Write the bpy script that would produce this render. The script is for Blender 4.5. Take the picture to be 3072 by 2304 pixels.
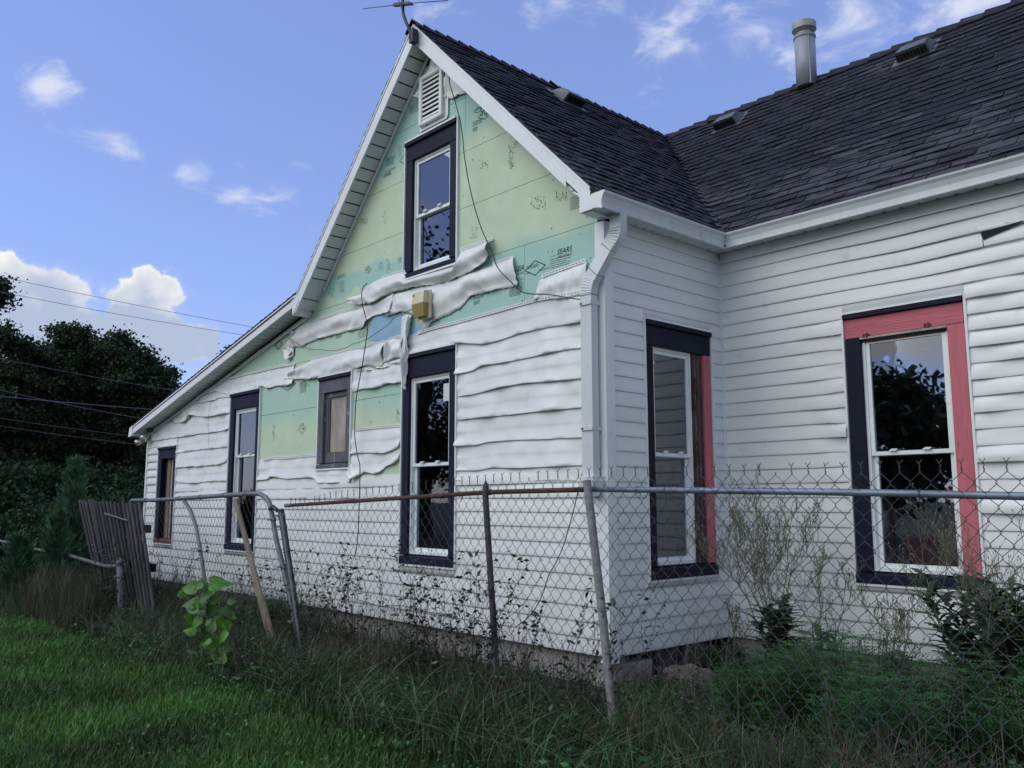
import bpy, bmesh, math, random
import numpy as np
from mathutils import Vector, Matrix, noise
random.seed(7); rng = np.random.default_rng(7)
PI = math.pi
scene = bpy.context.scene
for o in list(bpy.data.objects): bpy.data.objects.remove(o)
COL = scene.collection

# ------------------------------------------------------------------ camera
YAW, PIT, ROL = -.833760258, .135957349, -.000683
FPX = 2596.76                                   # focal length in pixels of a 3072 px wide frame
CAM = np.array([3.790961, -4.28322954, .98])
_f = np.array([math.sin(YAW)*math.cos(PIT), math.cos(YAW)*math.cos(PIT), math.sin(PIT)])
_r0 = np.array([math.cos(YAW), -math.sin(YAW), 0.]); _u0 = np.cross(_r0, _f)
_r = math.cos(ROL)*_r0 + math.sin(ROL)*_u0; _u = -math.sin(ROL)*_r0 + math.cos(ROL)*_u0
cd = bpy.data.cameras.new('camera'); cam = bpy.data.objects.new('camera', cd); COL.objects.link(cam)
cam.matrix_world = Matrix(((_r[0], _u[0], -_f[0], CAM[0]), (_r[1], _u[1], -_f[1], CAM[1]), (_r[2], _u[2], -_f[2], CAM[2]), (0, 0, 0, 1)))
cd.sensor_width = 36; cd.lens = FPX/3072*36; cd.clip_start = .05; cd.clip_end = 3000
scene.camera = cam

# surveying helpers: intersect a sight line with a real plane of the site (coordinates of the 2212 px and 3072 px survey images)
K = 3072/2212.
def sight(px, py): return _f*FPX + _r*(px-1536) - _u*(py-1152)
def on_plane(px, py, ax, v):
    d = sight(px, py); return CAM + d*((v-CAM[ax])/d[ax])
def crop(x0, y0, w):
    k = w/2212.; return lambda x, y: (x0+x*k, y0+y*k)
cD = crop(0, 0, 3072); c1 = crop(800, 0, 1100); c2 = crop(800, 600, 1100); c4 = crop(1700, 500, 800)
c8 = crop(350, 1150, 600); cA = crop(370, 850, 600); c10 = crop(800, 1400, 1200)
def gp(c, x, y, Y=0.):                          # point on a plane parallel to the gable wall -> (x, z)
    p = on_plane(*c(x, y), 1, Y); return float(p[0]), float(p[2])
def gnd(x, y, z=-.2):
    p = on_plane(x*K, y*K, 2, z); return float(p[0]), float(p[1])

# ------------------------------------------------------------------ render, sky, sun
scene.render.engine = 'CYCLES'
scene.view_settings.view_transform = 'Standard'; scene.view_settings.look = 'None'
scene.view_settings.exposure = 0.0; scene.view_settings.gamma = 1
scene.view_settings.use_curve_mapping = False
scene.cycles.max_bounces = 8; scene.cycles.transparent_max_bounces = 16
scene.render.resolution_x = 1024; scene.render.resolution_y = 768

world = bpy.data.worlds.new('World'); scene.world = world; world.use_nodes = True
def N(nt, typ, **kw):
    n = nt.nodes.new(typ)
    for k, v in kw.items():
        if k == 'inp':
            for a, b in v.items(): n.inputs[a].default_value = b
        else: setattr(n, k, v)
    return n
def L(nt, a, b): nt.links.new(a, b)
def math_(nt, op, a, b=None, c=None, clamp=False):
    n = nt.nodes.new('ShaderNodeMath'); n.operation = op; n.use_clamp = clamp
    for i, v in enumerate((a, b, c)):
        if v is None: continue
        if isinstance(v, (int, float)): n.inputs[i].default_value = v
        else: nt.links.new(v, n.inputs[i])
    return n.outputs[0]
def mix_(nt, f, a, b, mode='MIX'):
    n = nt.nodes.new('ShaderNodeMix'); n.data_type = 'RGBA'; n.blend_type = mode
    for i, v in ((0, f), (6, a), (7, b)):
        if isinstance(v, (int, float)): n.inputs[i].default_value = v
        elif isinstance(v, tuple): n.inputs[i].default_value = (*v[:3], 1)
        else: nt.links.new(v, n.inputs[i])
    return n.outputs[2]
def ramp_(nt, f, lo, hi, a=0., b=1.):
    n = nt.nodes.new('ShaderNodeMapRange'); n.interpolation_type = 'SMOOTHSTEP'; nt.links.new(f, n.inputs[0])
    for i, v in ((1, lo), (2, hi), (3, a), (4, b)): n.inputs[i].default_value = v
    return n.outputs[0]
SUN_EL, SUN_AZ = math.radians(42), math.radians(205)       # the veiled evening sun stands behind the photographer
def build_world():
    nt = world.node_tree; nt.nodes.clear()
    out = nt.nodes.new('ShaderNodeOutputWorld'); bg = nt.nodes.new('ShaderNodeBackground'); L(nt, bg.outputs[0], out.inputs[0])
    sky = N(nt, 'ShaderNodeTexSky', sky_type='NISHITA', sun_disc=False, sun_elevation=SUN_EL, sun_rotation=SUN_AZ, altitude=100, air_density=1.0, dust_density=.4, ozone_density=3.0)
    bg.inputs[1].default_value = .1
    tc = nt.nodes.new('ShaderNodeTexCoord'); nrm = N(nt, 'ShaderNodeVectorMath', operation='NORMALIZE'); L(nt, tc.outputs['Generated'], nrm.inputs[0])
    d = nrm.outputs[0]
    sep = nt.nodes.new('ShaderNodeSeparateXYZ'); L(nt, d, sep.inputs[0])
    base = mix_(nt, .5, mix_(nt, 1., sky.outputs[0], (2.15, 2.0, 2.3), 'MULTIPLY'), (2.55, 3.5, 7.6))
    n1 = N(nt, 'ShaderNodeTexNoise', inp={'Scale': 14., 'Detail': 9., 'Roughness': .62, 'Distortion': .35}); L(nt, d, n1.inputs['Vector'])
    mp = N(nt, 'ShaderNodeMapping'); mp.inputs['Scale'].default_value = (1, 1, 1.9); mp.inputs['Rotation'].default_value = (.3, .2, .4); L(nt, d, mp.inputs[0])
    n2 = N(nt, 'ShaderNodeTexNoise', inp={'Scale': 11., 'Detail': 9., 'Roughness': .6, 'Distortion': .5}); L(nt, mp.outputs[0], n2.inputs['Vector'])
    n3 = N(nt, 'ShaderNodeTexNoise', inp={'Scale': 2.3, 'Detail': 7., 'Roughness': .55}); L(nt, mp.outputs[0], n3.inputs['Vector'])
    def blobs(lst):
        acc = None
        for x, y, rx, ry, rot in lst:
            c = sight(x*K, y*K); c = c/np.linalg.norm(c)
            uu = np.cross(c, (0, 0, 1)); uu /= np.linalg.norm(uu); vv = np.cross(uu, c)
            a = math.radians(rot); u2 = uu*math.cos(a)+vv*math.sin(a); v2 = -uu*math.sin(a)+vv*math.cos(a)
            def dot(w, r):
                w = w/(r*K/FPX)
                v = N(nt, 'ShaderNodeVectorMath', operation='DOT_PRODUCT'); L(nt, d, v.inputs[0]); v.inputs[1].default_value = tuple(w)
                return v.outputs['Value']
            p = math_(nt, 'POWER', dot(u2, rx), 2); q = math_(nt, 'POWER', dot(v2, ry), 2)
            e = math_(nt, 'SUBTRACT', 1., math_(nt, 'SQRT', math_(nt, 'ADD', p, q)))
            f = N(nt, 'ShaderNodeVectorMath', operation='DOT_PRODUCT'); L(nt, d, f.inputs[0]); f.inputs[1].default_value = tuple(c)
            e = math_(nt, 'SUBTRACT', e, math_(nt, 'MULTIPLY', math_(nt, 'LESS_THAN', f.outputs['Value'], 0.), 9.))
            acc = e if acc is None else math_(nt, 'MAXIMUM', acc, e)
        return acc
    cum = blobs([(318, 604, 34, 28, 0), (300, 640, 66, 46, 0), (345, 632, 48, 42, 0), (300, 690, 92, 52, 0), (345, 735, 125, 56, 0), (232, 712, 50, 34, 0), (255, 750, 80, 45, 0), (405, 735, 75, 45, 0),
        (8, 588, 48, 40, 0), (62, 622, 66, 44, 0), (120, 626, 54, 44, 0), (60, 680, 130, 66, 0), (150, 704, 54, 50, 0), (188, 724, 36, 34, 0), (30, 745, 150, 66, 0)])
    n4 = N(nt, 'ShaderNodeTexNoise', inp={'Scale': 30., 'Detail': 9., 'Roughness': .6, 'Distortion': .2}); L(nt, d, n4.inputs['Vector'])
    vo = N(nt, 'ShaderNodeTexVoronoi', feature='SMOOTH_F1', inp={'Scale': 38., 'Smoothness': .35}); L(nt, d, vo.inputs['Vector'])
    bill = math_(nt, 'SUBTRACT', .42, vo.outputs['Distance'])
    cv = math_(nt, 'ADD', math_(nt, 'ADD', cum, math_(nt, 'MULTIPLY', bill, .28)), math_(nt, 'MULTIPLY', math_(nt, 'SUBTRACT', n4.outputs[0], .5), 1.7))
    cmask = math_(nt, 'MAXIMUM', ramp_(nt, cv, -.03, .2), ramp_(nt, cv, -.25, .2, 0., .2))
    wis = blobs([(95, 185, 90, 50, -10), (250, 310, 130, 60, -28), (575, 440, 130, 75, 20), (1200, 15, 170, 85, 0), (960, 15, 120, 50, 0), (1470, 80, 130, 130, 60), (1640, 40, 240, 140, -30), (1900, 30, 240, 120, 10), (2110, 10, 200, 80, 10), (1690, 130, 90, 80, 0), (400, 370, 60, 40, 0)])
    wv = math_(nt, 'ADD', wis, math_(nt, 'MULTIPLY', math_(nt, 'SUBTRACT', n2.outputs[0], .56), 5.2))
    wmask = ramp_(nt, wv, .0, 1.5, 0., .95)
    # the half of the sky that is behind the photographer: broken bright cloud
    side = ramp_(nt, math_(nt, 'ADD', sep.outputs['Y'], math_(nt, 'MULTIPLY', sep.outputs['X'], -.55)), .25, -.35)
    bmask = math_(nt, 'MULTIPLY', ramp_(nt, n3.outputs[0], .46, .54), side)
    # colours: cumulus tops white, bases blue grey
    t = math_(nt, 'ADD', ramp_(nt, sep.outputs['Z'], .15, .275, -.3, .95), math_(nt, 'MULTIPLY', math_(nt, 'SUBTRACT', n1.outputs[0], .5), 1.6))
    t = math_(nt, 'ADD', math_(nt, 'ADD', t, math_(nt, 'MULTIPLY', bill, .6)), ramp_(nt, cv, .5, .0, 0., .3), clamp=True)
    ccol = mix_(nt, t, (4.6, 5.4, 7.2), (9.9, 9.8, 9.4))
    c = mix_(nt, wmask, base, (7.2, 7.7, 9.2))
    c = mix_(nt, cmask, c, ccol)
    c = mix_(nt, bmask, c, (9.5, 9.2, 8.6))
    L(nt, c, bg.inputs[0])
build_world()
sd = bpy.data.lights.new('sun', 'SUN'); sd.energy = 1.55; sd.angle = math.radians(60); sd.color = (1, .99, .92)
sun = bpy.data.objects.new('sun', sd); COL.objects.link(sun)
sdir = Vector((math.sin(SUN_AZ)*math.cos(SUN_EL), math.cos(SUN_AZ)*math.cos(SUN_EL), math.sin(SUN_EL)))
sun.rotation_euler = (-sdir).to_track_quat('-Z', 'Y').to_euler()

# ------------------------------------------------------------------ materials
def mat(name, col, rough=.6, var=.12, nscale=6., bump=.0, bscale=60., metal=0., dark=None, dscale=3., damt=.0, stretch=None, col2=None, c2lo=.5, c2hi=.6, c2scale=4., spec=.5, tint=False, transl=0.):
    m = bpy.data.materials.new(name); m.use_nodes = True; nt = m.node_tree; b = nt.nodes['Principled BSDF']
    b.inputs['Roughness'].default_value = rough; b.inputs['Metallic'].default_value = metal
    b.inputs['Specular IOR Level'].default_value = spec
    geo = nt.nodes.new('ShaderNodeNewGeometry'); v = geo.outputs['Position']
    if stretch:
        mp = N(nt, 'ShaderNodeMapping'); mp.inputs['Scale'].default_value = stretch; L(nt, v, mp.inputs[0]); v = mp.outputs[0]
    n = N(nt, 'ShaderNodeTexNoise', inp={'Scale': nscale, 'Detail': 6., 'Roughness': .6}); L(nt, v, n.inputs['Vector'])
    lo = tuple(max(0, x*(1-var)) for x in col); hi = tuple(min(1, x*(1+var)) for x in col)
    c = mix_(nt, ramp_(nt, n.outputs[0], .3, .7), lo, hi)
    if col2:
        n4 = N(nt, 'ShaderNodeTexNoise', inp={'Scale': c2scale, 'Detail': 8., 'Roughness': .65}); L(nt, v, n4.inputs['Vector'])
        c = mix_(nt, ramp_(nt, n4.outputs[0], c2lo, c2hi), c, col2)
    if dark:
        n5 = N(nt, 'ShaderNodeTexNoise', inp={'Scale': dscale, 'Detail': 10., 'Roughness': .75}); L(nt, v, n5.inputs['Vector'])
        c = mix_(nt, ramp_(nt, n5.outputs[0], .56, .75, 0., damt), c, dark)
    if name in PLANKVAR:
        oi = nt.nodes.new('ShaderNodeObjectInfo'); q = math_(nt, 'ADD', .93, math_(nt, 'MULTIPLY', oi.outputs['Random'], .07)); cx = nt.nodes.new('ShaderNodeCombineXYZ')
        for i_ in range(3): L(nt, q, cx.inputs[i_])
        c = mix_(nt, 1., c, cx.outputs[0], 'MULTIPLY')
    if tint:
        at = N(nt, 'ShaderNodeAttribute', attribute_name='tint'); c = mix_(nt, 1., c, at.outputs['Color'], 'MULTIPLY')
    L(nt, c, b.inputs['Base Color'])
    if bump:
        n6 = N(nt, 'ShaderNodeTexNoise', inp={'Scale': bscale, 'Detail': 5., 'Roughness': .6}); L(nt, v, n6.inputs['Vector'])
        bp = N(nt, 'ShaderNodeBump', inp={'Strength': bump, 'Distance': .01}); L(nt, n6.outputs[0], bp.inputs['Height']); L(nt, bp.outputs[0], b.inputs['Normal'])
    if transl:
        tr = nt.nodes.new('ShaderNodeBsdfTranslucent'); L(nt, c, tr.inputs[0]); ms = nt.nodes.new('ShaderNodeMixShader'); ms.inputs[0].default_value = transl
        L(nt, b.outputs[0], ms.inputs[1]); L(nt, tr.outputs[0], ms.inputs[2]); L(nt, ms.outputs[0], nt.nodes['Material Output'].inputs[0])
    m['node_color'] = 1
    return m
M = {}
PLANKVAR = {'white_vinyl', 'splashed_vinyl', 'warped_vinyl', 'soffit_vinyl'}
M['vinyl'] = mat('white_vinyl', (.72, .765, .765), .45, .04, 1.5, .05, 90, dark=(.42, .42, .38), dscale=5., damt=.35, stretch=(1, 1, 2.2))
M['vinyl_dirty'] = mat('splashed_vinyl', (.68, .725, .73), .5, .05, 1.5, .05, 90, dark=(.12, .10, .08), dscale=42., damt=1., stretch=(1, 1, .7))
M['vinyl_melt'] = mat('warped_vinyl', (.75, .785, .775), .40, .04, 1.2, .06, 120, dark=(.42, .42, .37), dscale=5., damt=.55)
M['trim'] = mat('white_aluminium', (.71, .755, .765), .4, .04, 2., .03, 40, dark=(.35, .35, .33), dscale=7., damt=.45)
M['soffit'] = mat('soffit_vinyl', (.70, .72, .72), .5, .05, 3., .03, 60, dark=(.3, .3, .28), dscale=6., damt=.4)
M['gutter'] = mat('gutter_aluminium', (.56, .61, .62), .38, .06, 3., .04, 30, dark=(.22, .23, .23), dscale=9., damt=.6, stretch=(1, 1, .4))
M['navy'] = mat('navy_paint', (.008, .010, .028), .62, .25, 4., .15, 60, dark=(.05, .05, .07), dscale=25., damt=.5, spec=.18)
M['pink'] = mat('pink_paint', (.50, .135, .165), .65, .12, 6., .6, 45, dark=(.10, .03, .035), dscale=34., damt=1., stretch=(2, 1, .16))
M['pink_head'] = mat('pink_head_paint', (.46, .115, .145), .65, .14, 6., .6, 45, dark=(.12, .03, .035), dscale=34., damt=1., stretch=(.16, 1, 2.))
M['brick'] = mat('brick_red_sill', (.13, .055, .05), .8, .2, 12.)
M['grey_paint'] = mat('weathered_grey_paint', (.085, .09, .11), .65, .2, 9., .5, 50, col2=(.28, .27, .26), c2lo=.60, c2hi=.66, c2scale=14., stretch=(1, 1, .3))
M['sash'] = mat('white_sash', (.74, .80, .80), .4, .05, 5., .05, 50, dark=(.25, .26, .26), dscale=16., damt=.5)
M['sash_grey'] = mat('grey_screen_frame', (.22, .22, .23), .5, .05)
M['rot'] = mat('rotted_wood', (.055, .035, .028), .85, .5, 20., 1., 60, col2=(.16, .05, .025), c2lo=.5, c2hi=.6, c2scale=22., stretch=(1, 1, .35))
M['plywood'] = mat('weathered_plywood', (.36, .32, .28), .8, .25, 7., .3, 60, dark=(.17, .09, .04), dscale=3.5, damt=.9, stretch=(1, 1, .4))
M['lumber'] = mat('brown_lumber', (.20, .14, .09), .75, .3, 8., .3, 60, dark=(.06, .04, .03), dscale=9, damt=.6, stretch=(1, 1, .15))
M['board_grey'] = mat('pale_grey_board', (.30, .29, .32), .7, .1, 6., .1, 50, stretch=(1, 1, .2))
M['dark'] = mat('dark_interior', (.012, .012, .016), .9, .2)
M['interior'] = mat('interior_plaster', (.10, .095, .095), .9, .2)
M['curtain'] = mat('curtain_cloth', (.34, .38, .40), .9, .15, 12.)
M['curtain_dark'] = mat('dark_curtain_cloth', (.06, .08, .09), .9, .3, 12.)
M['paper'] = mat('paper', (.62, .66, .62), .8, .05)
M['red_cloth'] = mat('red_cloth', (.55, .04, .06), .9, .2, 30.)
M['cloth_pattern'] = mat('patterned_cloth', (.34, .31, .34), .9, .3, 40., col2=(.05, .05, .06), c2scale=30.)
M['concrete'] = mat('foundation_concrete', (.30, .29, .285), .9, .22, 6., .7, 35, dark=(.09, .085, .08), dscale=4., damt=.7)
M['slab'] = mat('slate_slab', (.10, .11, .12), .85, .25, 8., .5, 40)
M['rock'] = mat('brown_rock', (.13, .12, .105), .95, .35, 12., 1., 40)
M['galv'] = mat('galvanised_steel', (.11, .12, .125), .7, .2, 22., .2, 80, metal=.15, dark=(.10, .10, .11), dscale=16., damt=.8)
M['galv_rail'] = mat('galvanised_rail', (.16, .20, .26), .42, .25, 14., .1, 80, metal=.3, dark=(.05, .05, .07), dscale=14., damt=.8, stretch=(.35, 1, 1))
M['post_grey'] = mat('lichened_post', (.20, .21, .21), .8, .25, 30., .5, 90, dark=(.06, .06, .06), dscale=26., damt=.95)
M['gate'] = mat('gate_pipe', (.13, .15, .165), .5, .2, 18., .2, 80, metal=.2, dark=(.05, .04, .04), dscale=12., damt=.7)
M['dark_post'] = mat('dark_post', (.04, .045, .055), .7, .3, 20., .4, 90, dark=(.1, .05, .03), dscale=12., damt=.7)
M['rust'] = mat('rusted_rail', (.075, .035, .026), .8, .4, 18., .5, 90, col2=(.03, .022, .02), c2scale=9., c2lo=.5, c2hi=.62)
M['wire'] = mat('chain_link_wire', (.060, .066, .075), .6, .3, 40., dark=(.03, .026, .024), dscale=9., damt=.9, spec=.25)
M['plank'] = mat('weathered_plank', (.20, .165, .13), .85, .25, 10., .6, 50, dark=(.06, .05, .04), dscale=12., damt=.8, stretch=(1.6, 1, .22))
M['picket'] = mat('grey_pickets', (.036, .040, .040), .95, .5, 16., .9, 60, dark=(.03, .03, .028), dscale=16., damt=.95, stretch=(1.8, 1.8, .16), tint=True)
M['cable'] = mat('black_cable', (.012, .012, .016), .5, .1)
M['wire_brown'] = mat('brown_wire', (.12, .10, .07), .7, .2)
M['utility'] = mat('utility_wire', (.14, .15, .18), .6, .1)
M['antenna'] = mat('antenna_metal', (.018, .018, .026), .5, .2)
M['flue'] = mat('flue_metal', (.27, .30, .34), .6, .15, 10., .05, 40, metal=.1, dark=(.16, .16, .17), dscale=6., damt=.7, stretch=(1, 1, .3))
M['flue_cap'] = mat('flue_cap_metal', (.32, .33, .32), .5, .1, 10., metal=.2)
M['vent_plastic'] = mat('roof_vent_plastic', (.10, .115, .13), .45, .2, 10., .1, 60)
M['lamp_body'] = mat('cream_plastic', (.62, .58, .42), .5, .06)
M['lamp_lens'] = mat('amber_lens', (.30, .23, .06), .3, .1)
M['bulb'] = mat('silver_bulb', (.55, .55, .50), .2, .1, metal=.6)
M['ink'] = mat('printed_ink', (.05, .09, .085), .8, .2, 30.)
M['ink_faint'] = mat('faded_ink', (.12, .20, .17), .8, .3, 30.)
M['blue_foam'] = mat('blue_foam', (.26, .46, .62), .7, .06, 3.)
M['bark'] = mat('bark', (.05, .04, .032), .9, .3, 12., .8, 30, stretch=(1, 1, .3))
M['leaf'] = mat('maple_leaf', (.030, .056, .024), .6, .3, .7, tint=True, transl=.2, spec=.2)
M['leaf_far'] = mat('shrub_leaf', (.022, .056, .020), .6, .3, .8, tint=True, transl=.15, spec=.2)
M['cedar'] = mat('cedar_needles', (.048, .125, .060), .6, .3, 1.4, tint=True, transl=.12)
M['grass'] = mat('lawn_grass', (.046, .122, .020), .5, .38, .9, tint=True, transl=.22)
M['weed'] = mat('dry_weeds', (.100, .094, .062), .75, .4, 2.2, tint=True, transl=.15)
M['lettuce'] = mat('lettuce_leaf', (.030, .066, .036), .6, .3, 8., tint=False, transl=.15)
M['seedhead'] = mat('lettuce_panicle', (.145, .15, .085), .75, .25, 20.)
M['ragweed'] = mat('ragweed_leaf', (.034, .135, .034), .55, .3, 5., tint=True, transl=.2)
M['catalpa'] = mat('sapling_leaf', (.075, .215, .022), .5, .4, 30., .5, 45, col2=(.16, .20, .03), c2lo=.62, c2hi=.70, c2scale=22., transl=.25)
M['catalpa_dark'] = mat('sapling_leaf_dark', (.038, .12, .022), .5, .25, 9., .2, 60, transl=.25)
M['stem'] = mat('weed_stem', (.030, .028, .020), .8, .2)
M['vine'] = mat('vine_leaf', (.022, .030, .018), .6, .3, 6., tint=True, transl=.15)
M['soil'] = mat('soil', (.030, .034, .016), 1., .4, 3., .5, 20)

def foam_material():
    m = bpy.data.materials.new('green_foam_board'); m.use_nodes = True; nt = m.node_tree; b = nt.nodes['Principled BSDF']
    b.inputs['Roughness'].default_value = .65
    geo = nt.nodes.new('ShaderNodeNewGeometry'); v = geo.outputs['Position']; sep = nt.nodes.new('ShaderNodeSeparateXYZ'); L(nt, v, sep.inputs[0])
    n = N(nt, 'ShaderNodeTexNoise', inp={'Scale': 2.6, 'Detail': 5., 'Roughness': .6}); L(nt, v, n.inputs['Vector'])
    z = math_(nt, 'ADD', sep.outputs['Z'], math_(nt, 'MULTIPLY', math_(nt, 'SUBTRACT', n.outputs[0], .5), .35))
    x = sep.outputs['X']
    top = ramp_(nt, z, 3.85, 4.15)
    mid = math_(nt, 'MULTIPLY', ramp_(nt, z, 2.98, 2.82), ramp_(nt, z, 2.3, 2.42))
    right = ramp_(nt, x, -2.9, -2.2)
    strip = math_(nt, 'MULTIPLY', math_(nt, 'MULTIPLY', ramp_(nt, z, 2.95, 3.0), ramp_(nt, z, 3.2, 3.12)), ramp_(nt, x, -2.2, -2.4))
    low = math_(nt, 'MULTIPLY', ramp_(nt, z, 1.65, 1.95), ramp_(nt, z, 2.25, 2.15))
    low = math_(nt, 'MULTIPLY', low, .7)
    f = math_(nt, 'MAXIMUM', top, math_(nt, 'MAXIMUM', math_(nt, 'MULTIPLY', mid, math_(nt, 'MAXIMUM', right, .45)), math_(nt, 'MAXIMUM', strip, low)))
    f = math_(nt, 'ADD', f, math_(nt, 'MULTIPLY', math_(nt, 'SUBTRACT', n.outputs[0], .45), .5), clamp=True)
    n2 = N(nt, 'ShaderNodeTexNoise', inp={'Scale': 5., 'Detail': 8., 'Roughness': .65}); L(nt, v, n2.inputs['Vector'])
    c = mix_(nt, ramp_(nt, n2.outputs[0], .35, .7), (.49, .635, .44), (.56, .67, .49))
    c = mix_(nt, f, c, (.34, .57, .50))
    # shipping scuffs
    mp = N(nt, 'ShaderNodeMapping'); mp.inputs['Scale'].default_value = (1, 1, 3.); L(nt, v, mp.inputs[0])
    n3 = N(nt, 'ShaderNodeTexNoise', inp={'Scale': 13., 'Detail': 10., 'Roughness': .8}); L(nt, mp.outputs[0], n3.inputs['Vector'])
    c = mix_(nt, ramp_(nt, n3.outputs[0], .61, .70, 0., .6), c, (.14, .26, .2))
    L(nt, c, b.inputs['Base Color'])
    bp = N(nt, 'ShaderNodeBump', inp={'Strength': .12, 'Distance': .004}); L(nt, n3.outputs[0], bp.inputs['Height']); L(nt, bp.outputs[0], b.inputs['Normal'])
    return m
M['foam'] = foam_material()
def shingle_material():
    m = bpy.data.materials.new('asphalt_shingle'); m.use_nodes = True; nt = m.node_tree; b = nt.nodes['Principled BSDF']
    b.inputs['Roughness'].default_value = .72; b.inputs['Specular IOR Level'].default_value = .35
    geo = nt.nodes.new('ShaderNodeNewGeometry'); v = geo.outputs['Position']
    n = N(nt, 'ShaderNodeTexNoise', inp={'Scale': 90., 'Detail': 3.}); L(nt, v, n.inputs['Vector'])
    c = mix_(nt, n.outputs[0], (.005, .005, .0078), (.013, .0128, .018))
    mp = N(nt, 'ShaderNodeMapping'); mp.inputs['Scale'].default_value = (.8, 4.2, 4.2); L(nt, v, mp.inputs[0])
    n2 = N(nt, 'ShaderNodeTexNoise', inp={'Scale': 3.4, 'Detail': 9., 'Roughness': .72}); L(nt, mp.outputs[0], n2.inputs['Vector'])
    n3 = N(nt, 'ShaderNodeTexNoise', inp={'Scale': .55, 'Detail': 3.}); L(nt, v, n3.inputs['Vector'])
    sep = nt.nodes.new('ShaderNodeSeparateXYZ'); L(nt, v, sep.inputs[0])
    lowz = ramp_(nt, sep.outputs['Z'], 4.0, 3.2, -.06, .05)
    s = math_(nt, 'ADD', math_(nt, 'ADD', n2.outputs[0], math_(nt, 'MULTIPLY', math_(nt, 'SUBTRACT', n3.outputs[0], .5), .25)), lowz)
    oi = nt.nodes.new('ShaderNodeObjectInfo')
    s = math_(nt, 'ADD', s, math_(nt, 'MULTIPLY', math_(nt, 'SUBTRACT', oi.outputs['Random'], .5), .09))
    c = mix_(nt, ramp_(nt, s, .525, .545), c, (.052, .053, .062))
    L(nt, c, b.inputs['Base Color'])
    bp = N(nt, 'ShaderNodeBump', inp={'Strength': .5, 'Distance': .004}); L(nt, n.outputs[0], bp.inputs['Height']); L(nt, bp.outputs[0], b.inputs['Normal'])
    return m
M['shingle'] = shingle_material(); M['underlay'] = mat('worn_underlay', (.045, .045, .055), .9, .3, 20.)
def glass_material():
    m = bpy.data.materials.new('window_glass'); m.use_nodes = True; nt = m.node_tree; nt.nodes.clear()
    out = nt.nodes.new('ShaderNodeOutputMaterial'); g = N(nt, 'ShaderNodeBsdfGlossy', inp={'Roughness': .012, 'Color': (.85, .9, 1, 1)}); t = N(nt, 'ShaderNodeBsdfTransparent', inp={'Color': (.8, .84, .86, 1)})
    fr = N(nt, 'ShaderNodeFresnel', inp={'IOR': 2.35}); ms = nt.nodes.new('ShaderNodeMixShader')
    geo = nt.nodes.new('ShaderNodeNewGeometry'); n = N(nt, 'ShaderNodeTexNoise', inp={'Scale': 2.2, 'Detail': 2.}); L(nt, geo.outputs['Position'], n.inputs['Vector'])
    bp = N(nt, 'ShaderNodeBump', inp={'Strength': .12, 'Distance': .01}); L(nt, n.outputs[0], bp.inputs['Height']); L(nt, bp.outputs[0], g.inputs['Normal'])
    L(nt, fr.outputs[0], ms.inputs[0]); L(nt, t.outputs[0], ms.inputs[1]); L(nt, g.outputs[0], ms.inputs[2]); L(nt, ms.outputs[0], out.inputs[0])
    return m
M['glass'] = glass_material()

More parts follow.
